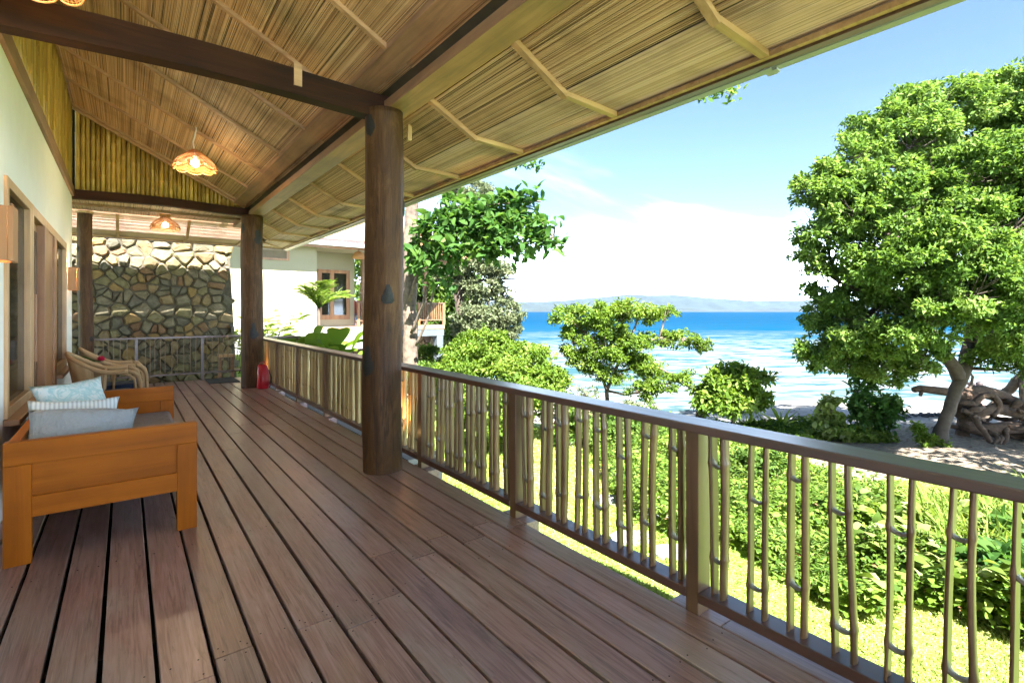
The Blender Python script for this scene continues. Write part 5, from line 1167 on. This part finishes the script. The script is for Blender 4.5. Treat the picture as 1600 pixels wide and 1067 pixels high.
# low ground cover along the beach edge
P, t, px = pts_on_ground(60000, (880, 1480), (10.5, 15.0), lambda X, Y, t, px: (uv(X, Y)[0]+.4*np.sin(X*2) > 11.8) & ~((uv(X, Y)[1] > 9.6)) & ~((uv(X, Y)[1] > 7.2) & (uv(X, Y)[0] < 12.6)) & (uv(X, Y)[1] > 1.5)); n = len(P)
P[:, 2] += (.12+.22*np.abs(np.sin(P[:, 0]*1.9)*np.sin(P[:, 1]*1.6)))*rng.random(n)
o = leaf_mesh('ground_cover', P, unit(np.stack([rng.normal(0, 1, n), rng.normal(0, 1, n), rng.uniform(-.1, .8, n)], 1)), rng.uniform(.07, .14, n), .07, np.clip(.45+.4*np.sin(P[:, 0])*np.cos(P[:, 1]*1.4)+rng.normal(0, .2, n), 0, 1), GREEN['lime'], None); tag(o, 'leafy ground cover along the edge of the beach', 'ground cover', kind='stuff')
for px, py, t_, r_, L_, k_, lab in ((1570, 900, 5.2, .30, .15, 'deep', 'dark broad leaved plant at the lower right behind the last balusters'), (1480, 830, 6.2, .28, .16, 'pale', 'pale large leaved plant right of centre in the thicket'), (1590, 820, 6.0, .30, .17, 'deep', 'dark leafy shrub at the right edge beneath the handrail'), (1330, 800, 7.2, .32, .10, 'mid', 'rounded darker shrub in the thicket beyond the near baluster bay'), (1180, 740, 9.2, .40, .09, 'mid', 'low dark shrub behind the nearest post'), (1090, 700, 10.8, .40, .11, 'pale', 'yellow green shrub behind the handrail left of the nearest post')):
    q = base(px, t_); c_ = Vector(q)+Vector((0, 0, r_*.9)); crown_tree('leafy_plant', lab, 'plant', q, [[(Vector(q), .012), (c_, .006)]], [(tuple(c_), (r_, r_, r_*.8)), (tuple(c_+Vector((.2, -.1, .05))), (r_*.7, r_*.7, r_*.6)), (tuple(c_+Vector((-.2, .15, -.05))), (r_*.8, r_*.8, r_*.6))], int(900*(.15/L_)**2), L_, .5, GREEN[k_], None, 6, simple=False, twigs=9)
q = base(1445, 11.9)
crown_tree('low_shrub', 'little yellow green shrub at the foot of the big trunk', 'bush', q, [], [B_(1446, 675, 12.0, .22, .22), B_(1452, 690, 11.9, .25, .12)], 900, .09, .5, GREEN['lime'], None, 5)
# fallen litter and stones on the sand
rg2 = random.Random(11); b = MB()
for i in range(500):
    t_ = rg2.uniform(11, 20); l = rg2.uniform(6.5, 19); X = t_*FW[0]+l*RT[0]; Y = t_*FW[1]+l*RT[1]; r_ = rg2.uniform(.012, .05); z = gz(X, Y)
    b.add([(X-r_, Y, z), (X, Y-r_, z), (X+r_, Y, z), (X, Y+r_*1.2, z), (X+r_*.2, Y, z+r_*.7)], [(0, 1, 4), (1, 2, 4), (2, 3, 4), (3, 0, 4)])
tag(b.build('pebbles', MT['rock']), 'dry leaves and pebbles scattered on the sandy path', 'pebbles', kind='stuff')
b = MB()
for i in range(260):
    l = rg2.uniform(9.5, 17); t_ = 16.4+rg2.gauss(0, .12); X = t_*FW[0]+l*RT[0]; Y = t_*FW[1]+l*RT[1]; r_ = rg2.uniform(.03, .10); z = gz(X, Y)-.02
    b.lathe([(r_, 0), (r_*.9, r_*.6), (r_*.3, r_)], (X, Y, z), 6, .25)
tag(b.build('seaweed_line', MT['black']), 'dark line of washed up seaweed and stones on the beach', 'seaweed', kind='stuff')

# flagstone path and steps, seen through the balusters
for i, (px, py, w_, d_) in enumerate(((900, 575, 1.1, .8), (925, 592, 1.0, .7), (880, 608, 1.0, .7), (940, 618, 1.0, .7), (900, 632, .95, .6), (955, 645, .9, .6), (885, 655, .9, .6), (960, 668, .9, .6), (985, 690, .9, .5), (905, 682, .9, .5), (940, 722, .8, .5), (1010, 745, .8, .5), (960, 775, .8, .45), (1030, 800, .8, .5), (990, 835, .7, .45), (1060, 860, .7, .45))):
    t_ = 3.02*FPX/(py-486+0.0) if py > 640 else 3.05*FPX/(640-486)*(1-.0)-((py-640)*-.035)
    q = base(px, t_); ring = []; rg = random.Random(i)
    for k in range(9):
        a = 2*PI*k/9; ring.append((w_/2*math.cos(a)*rg.uniform(.85, 1.1), d_/2*math.sin(a)*rg.uniform(.85, 1.1)))
    vs = [(x, y, -.05) for x, y in ring]+[(x, y, .03) for x, y in ring]; n = 9
    o = MB().add(vs, [tuple(range(n, 2*n))]+[(k, (k+1) % n, n+(k+1) % n, n+k) for k in range(n)]).build('flagstone', MT['flag'], ground, loc=q, rz=R(-YAW+rg.uniform(-15, 15)))

# ------------------------------------------------------------------ neighbouring house
FZ = .84
nh = thing('neighbouring_house', 'cream neighbouring house with brown shingle roof beyond the garden', 'house', (6, 18, FZ)); invn = Matrix.Translation((-6, -18, -FZ))
def np_(name, mb, m, par=None, **k): return part_at(mb.build(name, m, None, **k), par or nh, invn)
b = MB(); b.box(-1.0, 4.96, 17.0, 17.2, FZ-.1, 3.75); b.box(4.76, 4.96, 17.2, 18.5, FZ-.1, 3.75); b.box(4.961, 6.75, 18.5, 18.7, FZ-.05, 3.75); b.box(6.55, 6.75, 18.7, 24, FZ-.05, 3.75); np_('wall', b, MT['cream'])
b = MB(); b.box(-1.02, 4.98, 16.96, 17.3, FZ-1.6, FZ-.101); b.box(4.97, 6.77, 17.31, 18.9, FZ-.75, FZ-.16); np_('plinth', b, MT['conc'])
b = MB(); b.box(4.97, 10.4, 18.2, 18.28, FZ-.16, FZ-.0); b.box(10.32, 10.4, 18.3, 23.0, FZ-.16, FZ); np_('floor_beam', b, MT['beamy'])
b = MB(); b.box(5.0, 10.38, 18.29, 23, FZ-.06, FZ+.0); np_('floor_boards', b, MT['deck'])
for xw0, xw1 in ((5.42, 6.56),):
    b = MB(); b.box(xw0, xw0+.13, 18.42, 18.52, 1.10, 2.88); b.box(xw1-.13, xw1, 18.42, 18.52, 1.10, 2.88); b.box(xw0+.13, xw1-.13, 18.42, 18.52, 2.76, 2.88); b.box(xw0+.13, xw1-.13, 18.42, 18.52, 1.10, 1.26); b.box(xw0+.42, xw0+.56, 18.42, 18.52, 1.26, 2.76)
    f = np_('window', b, MT['jambr']); np_('pane', MB().box(xw0+.13, xw1-.13, 18.47, 18.48, 1.26, 2.76), glass, f)
b = MB(); b.box(2.9, 4.1, 16.94, 16.999, 2.98, 3.40); f = np_('window', b, MT['jambr']); np_('pane', MB().box(2.98, 4.02, 16.92, 16.938, 3.04, 3.36), rm, f)
# roof with shingles in courses
shm = plain('purple_shingle', (.10, .065, .062), .85, .3, 3, .5, c2=(.045, .03, .03)); 
EYn, EZn = 16.5, 3.52
slope = .50
b = MB(); b.add([(-2, EYn, EZn), (9.0, EYn, EZn), (9.0, 20, EZn+slope*4.25), (-2, 20, EZn+slope*4.25), (-2, EYn, EZn+.06), (9.0, EYn, EZn+.06), (9.0, 20, EZn+slope*4.25+.06), (-2, 20, EZn+slope*4.25+.06)], [(0, 1, 2, 3), (7, 6, 5, 4), (0, 4, 5, 1), (1, 5, 6, 2), (0, 3, 7, 4)])
b.add([(9.0, EYn, EZn), (11.6, 18.0, EZn), (11.6, 24, EZn), (9.0, 24, EZn+1.0), (9, 20, EZn+slope*4.25)], [(0, 1, 2, 3, 4)])
rfo = np_('roof', b, MT['beamy'])
rgs = random.Random(3); sh_b = MB(); cnt = 0
sm_ = MB().box(-.145, .145, 0, .34, 0, .022).mesh('shingle'); sm_.materials.append(shm); tl = math.atan(slope)
for r_ in range(14):
    y = EYn+.02+r_*.24*math.cos(tl)
    x = 3.6+(r_ % 2)*.15
    while x < 8.9:
        z = EZn+slope*(y-EYn)+.065+.012
        if r_ < 8 and x > 4.6:
            o = link('shingle', sm_); part_at(o, rfo, invn); o.location = (x, y, z); o.rotation_euler = (tl-.05, 0, rgs.uniform(-.02, .02)); cnt += 1
        else: 
            sh_b.bar((x, y, z), (x, y+.30, z+.30*slope), .29, .02)
        x += .30
o = np_('shingles', sh_b, shm, rfo); o['kind'] = 'stuff'
b = MB(); b.box(-2, 9.05, EYn-.13, EYn-.01, EZn-.03, EZn+.09); np_('gutter', b, MT['gutter'])
b = MB(); b.box(-2, 9.0, EYn, EYn+.03, EZn-.10, EZn-.001); b.bar(V_(648, 409, 19.5), V_(716, 398, 21.5), .06, .16); np_('fascia_board', b, MT['jambr'])
b = MB(); b.box(-2, 8.9, EYn+.05, 18.48, EZn-.012, EZn-.003); np_('soffit', b, MT['cream'])
for (x, y) in ((7.0, 18.35), (7.75, 18.4), (9.6, 18.4)):
    b = MB(); b.tube([(x, y, FZ), (x, y, EZn)], .075, 9); np_('porch_post', b, MT['beamy'])
# its railing with bamboo sticks
n_r = thing('neighbour_railing', 'distant bamboo stick railing on the raised deck of the neighbouring house', 'railing', (9, 18.24, FZ)); invr = Matrix.Translation((-9, -18.24, -FZ))
b = MB(); b.box(6.7, 10.42, 18.19, 18.29, FZ+.86, FZ+.90); b.box(10.33, 10.41, 18.3, 22.8, FZ+.86, FZ+.90); part_at(b.build('top_rail', MT['postw']), n_r, invr)
b = MB(); b.box(6.7, 10.42, 18.21, 18.27, FZ+.18, FZ+.22); b.box(10.34, 10.40, 18.3, 22.8, FZ+.18, FZ+.22); part_at(b.build('bottom_rail', MT['postw']), n_r, invr)
for x in (6.75, 8.0, 9.2, 10.33):
    part_at(MB().box(x, x+.09, 18.19, 18.28, FZ+.001, FZ+.859).build('post', MT['jambr']), n_r, invr)
stk = MB().tube([(0, 0, 0), (0, 0, .638)], .024, 6).mesh('bamboo_stick'); stk.materials.append(MT['bamboo'])
x = 6.9
while x < 10.3:
    o = link('bamboo_stick', stk, n_r); o.location = (x-9, 0, .221); x += .085
y = 18.45
while y < 20.5:
    o = link('bamboo_stick', stk, n_r); o.location = (1.37, y-18.24, .221); y += .09
b = MB(); b.box(7.0, 10.38, 18.22, 18.45, FZ-.44, FZ-.165); b.box(10.05, 10.33, 18.2, 18.48, -1.6, FZ-.445); np_('concrete_frame', b, plain('blue_grey_concrete', (.075, .095, .105), .9, .1, 4, .3))
rch = thing('deck_chair', 'red chair on the neighbouring porch', 'chair', (7.15, 18.8, FZ)); MB().box(-.25, .25, -.22, .22, .38, .45).build('seat', MT['red'], rch); MB().box(-.25, .25, .18, .23, .46, .95).build('backrest', MT['red'], rch)
for sx in (-.22, .22):
    for sy in (-.2, .2): MB().box(sx-.02, sx+.02, sy-.02, sy+.02, 0, .379).build('leg', MT['red'], rch)
lp = thing('porch_lamp', 'brown scalloped lamp hanging in the neighbouring porch', 'pendant lamp', tuple(at(560, 400, 17.2))); MB().lathe([(.03, .16), (.14, .10), (.2, -.02), (.19, -.1)], n=16).build('shade', rt, lp, smooth=True); MB().tube([(0, 0, .16), (0, 0, .5)], .01, 6).build('cord', MT['black'], lp)
# rubble revetment under the neighbouring deck
rv = thing('retaining_wall', 'dark rubble retaining bank under the neighbouring deck', 'retaining wall', (8, 18.6, -1)); 
rubble(rv, -2.6, lambda z: 2.5, -1.2, 1.25, .30, .16, lambda x, z, d: (x, .6-d+z*.25, z), [MT['rock'], stm[2], stm[0]], 21, .10)
MB().add([(-2.8, .25, -1.4), (2.7, .25, -1.4), (2.7, .93, 1.3), (-2.8, .93, 1.3)], [(0, 1, 2, 3)]).build('earth', MT['mortar'], rv)

# ------------------------------------------------------------------ garden plants between the houses
def palm(px, pyb, t_, lab, nf=14, Lf=1.3, h=1.0):
    q = at(px, pyb, t_); q.z = gz(q.x, q.y); top = at(px, 482, t_); t = thing('palm', lab, 'palm', tuple(q)); iv = Matrix.Translation(-q)
    part_at(MB().tube([q, q.lerp(top, .5)+Vector((.02, 0, 0)), top], [.055, .045, .035], 8).build('trunk', MT['barkp'], smooth=True), t, iv)
    for i in range(nf):
        a = i*2.4+.4; e = .75+.7*((i*7) % 5)/5; d = Vector((math.cos(a)*math.cos(e), math.sin(a)*math.cos(e), math.sin(e))); Lq = Lf*random.uniform(.8, 1.1)
        c = [top+d*Lq*k-Vector((0, 0, .42*Lq*k*k)) for k in np.linspace(0, 1, 9)]
        fr = part_at(MB().tube(c, [.014*(1-.8*k) for k in np.linspace(0, 1, 9)], 5).build('frond', GREEN['lime'], smooth=True), t, iv)
        C = np.array([[*v] for v in c]); ks = np.linspace(.12, .99, 34); Pm = np.stack([np.interp(ks*8, np.arange(9), C[:, j]) for j in range(3)], 1); T = unit(np.gradient(Pm, axis=0)); S = unit(np.cross(T, [0, 0, 1.]))
        P = np.concatenate([Pm, Pm]); D = np.concatenate([T*.6+S+[0, 0, .35], T*.6-S+[0, 0, .35]]); L = .34*np.sin(PI*np.clip(np.concatenate([ks, ks])*.85+.12, 0, 1))*Lf
        o = leaf_mesh('leaflets', P, D, L, .028, rng.random(len(P))*.5+.4, GREEN['lime'], None, simple=False, droop=.45); part_at(o, fr, iv)
    return t
palm(498, 530, 14.2, 'small feathery palm before the cream house wall')
def bigleaf(px, t_, n, L, W, lab, mat='lime', e0=.5, h=.0, spread=.12, name='broadleaf_plant', py=None):
    q = Vector(base(px, t_)); 
    if py: q.z = at(px, py, t_).z
    t = thing(name, lab, 'plant', tuple(q)); P = rng.normal(0, spread, (n, 3)); P[:, 2] = np.abs(P[:, 2])+h; a = rng.uniform(0, 2*PI, n); e = rng.uniform(e0, 1.45, n)
    D = np.stack([np.cos(a)*np.cos(e), np.sin(a)*np.cos(e), np.sin(e)], 1); Ls = L*rng.uniform(.7, 1.1, n)
    for i in range(n):
        b = MB(); p = Vector(P[i]); d = Vector(D[i]); m_ = Vector((0, 0, 1)); s = d.cross(m_).normalized(); k_ = 9; vs = []
        for j in range(k_+1):
            k = j/k_; c = p+d*Ls[i]*k-Vector((0, 0, .38*Ls[i]*k*k)); ww = W*Ls[i]*(math.sin(PI*min(1, max(0, (k-.28)/.72)))**.7 if k > .28 else .03)/2
            up_ = Vector((0, 0, ww*.4)); vs += [c-s*ww+up_, c, c+s*ww+up_]
        b.add(vs, [(j*3+r, j*3+r+1, (j+1)*3+r+1, (j+1)*3+r) for j in range(k_) for r in range(2)])
        o = b.build('leaf', GREEN[mat], t, smooth=True); me = o.data; at_ = me.attributes.new('tint', 'FLOAT', 'POINT'); at_.data.foreach_set('value', [random.random()*.4+.35]*len(me.vertices))
    return t
bigleaf(482, 11.9, 10, 1.25, .42, 'clump of broad green leaves behind the railing, left one', 'lime', .75, py=575)
bigleaf(522, 11.3, 12, 1.3, .36, 'clump of broad paddle leaves behind the railing, nearest the column', 'lime', .7, py=580)
bigleaf(552, 11.6, 10, 1.2, .4, 'low broad leaved clump touching the near column outline', 'lime', .4, py=600)
def ginger(px, t_, py, n, lab, H_=1.5, mat='pale'):
    q = at(px, py, t_); t = thing('ginger_plant', lab, 'plant', tuple(q)); P = []; D = []
    for i in range(n):
        a = i*2.4; lean = .25+.35*random.random(); top = Vector((math.cos(a)*lean, math.sin(a)*lean, 1)).normalized()*H_*random.uniform(.7, 1.05)
        bs_ = Vector((math.cos(a)*.1, math.sin(a)*.1, 0)); MB().tube([bs_, bs_+top*.5, bs_+top+Vector((math.cos(a), math.sin(a), 0))*.15], [.012, .01, .005], 5).build('stem', GREEN['lime'], t)
        for k in np.linspace(.3, 1, 9):
            P.append(bs_+top*k); s = 1 if len(P) % 2 else -1; D.append(Vector((math.cos(a+s*1.0), math.sin(a+s*1.0), .45)))
    P = np.array([[*p] for p in P]); D = np.array([[*p] for p in D]); leaf_mesh('foliage', P, D, .42, .085, rng.random(len(P))*.6+.4, GREEN[mat], t, simple=False, droop=.35)['kind'] = 'stuff'
ginger(425, 14.2, 560, 10, 'yellow green ginger plant right of the far log column', 1.35, 'lime')
ginger(366, 13.4, 585, 9, 'tall ginger plant between the stone wall and the far column', 1.9, 'lime')
ginger(395, 14.6, 560, 6, 'pale ginger plant behind the far log column', 1.2)
crown_tree('low_shrub', 'dark shrub on the bank under the neighbouring deck', 'bush', base(672, 16), [], [B_(668, 560, 16.4, .5, .5), B_(690, 580, 15.6, .6, .5), B_(650, 600, 15, .6, .5), B_(700, 600, 14.4, .5, .4)], 9000, .12, .5, GREEN['mid'], None, 6)

# ------------------------------------------------------------------ haze over the water
hz = MB().box(-6600, 6600, -60, 6600, -12, 150)
hm_, nt, bs = newmat('sea_haze'); nt.nodes.remove(bs); pv = N(nt, 'ShaderNodeVolumePrincipled'); pv.inputs['Color'].default_value = (.36, .64, 1, 1); pv.inputs['Density'].default_value = .000034; pv.inputs['Anisotropy'].default_value = .2
nt.links.new(pv.outputs[0], nt.nodes['Material Output'].inputs['Volume'])
hzo = hz.build('haze', hm_); tag(hzo, 'thin bluish sea haze over the bay', 'haze', kind='stuff')
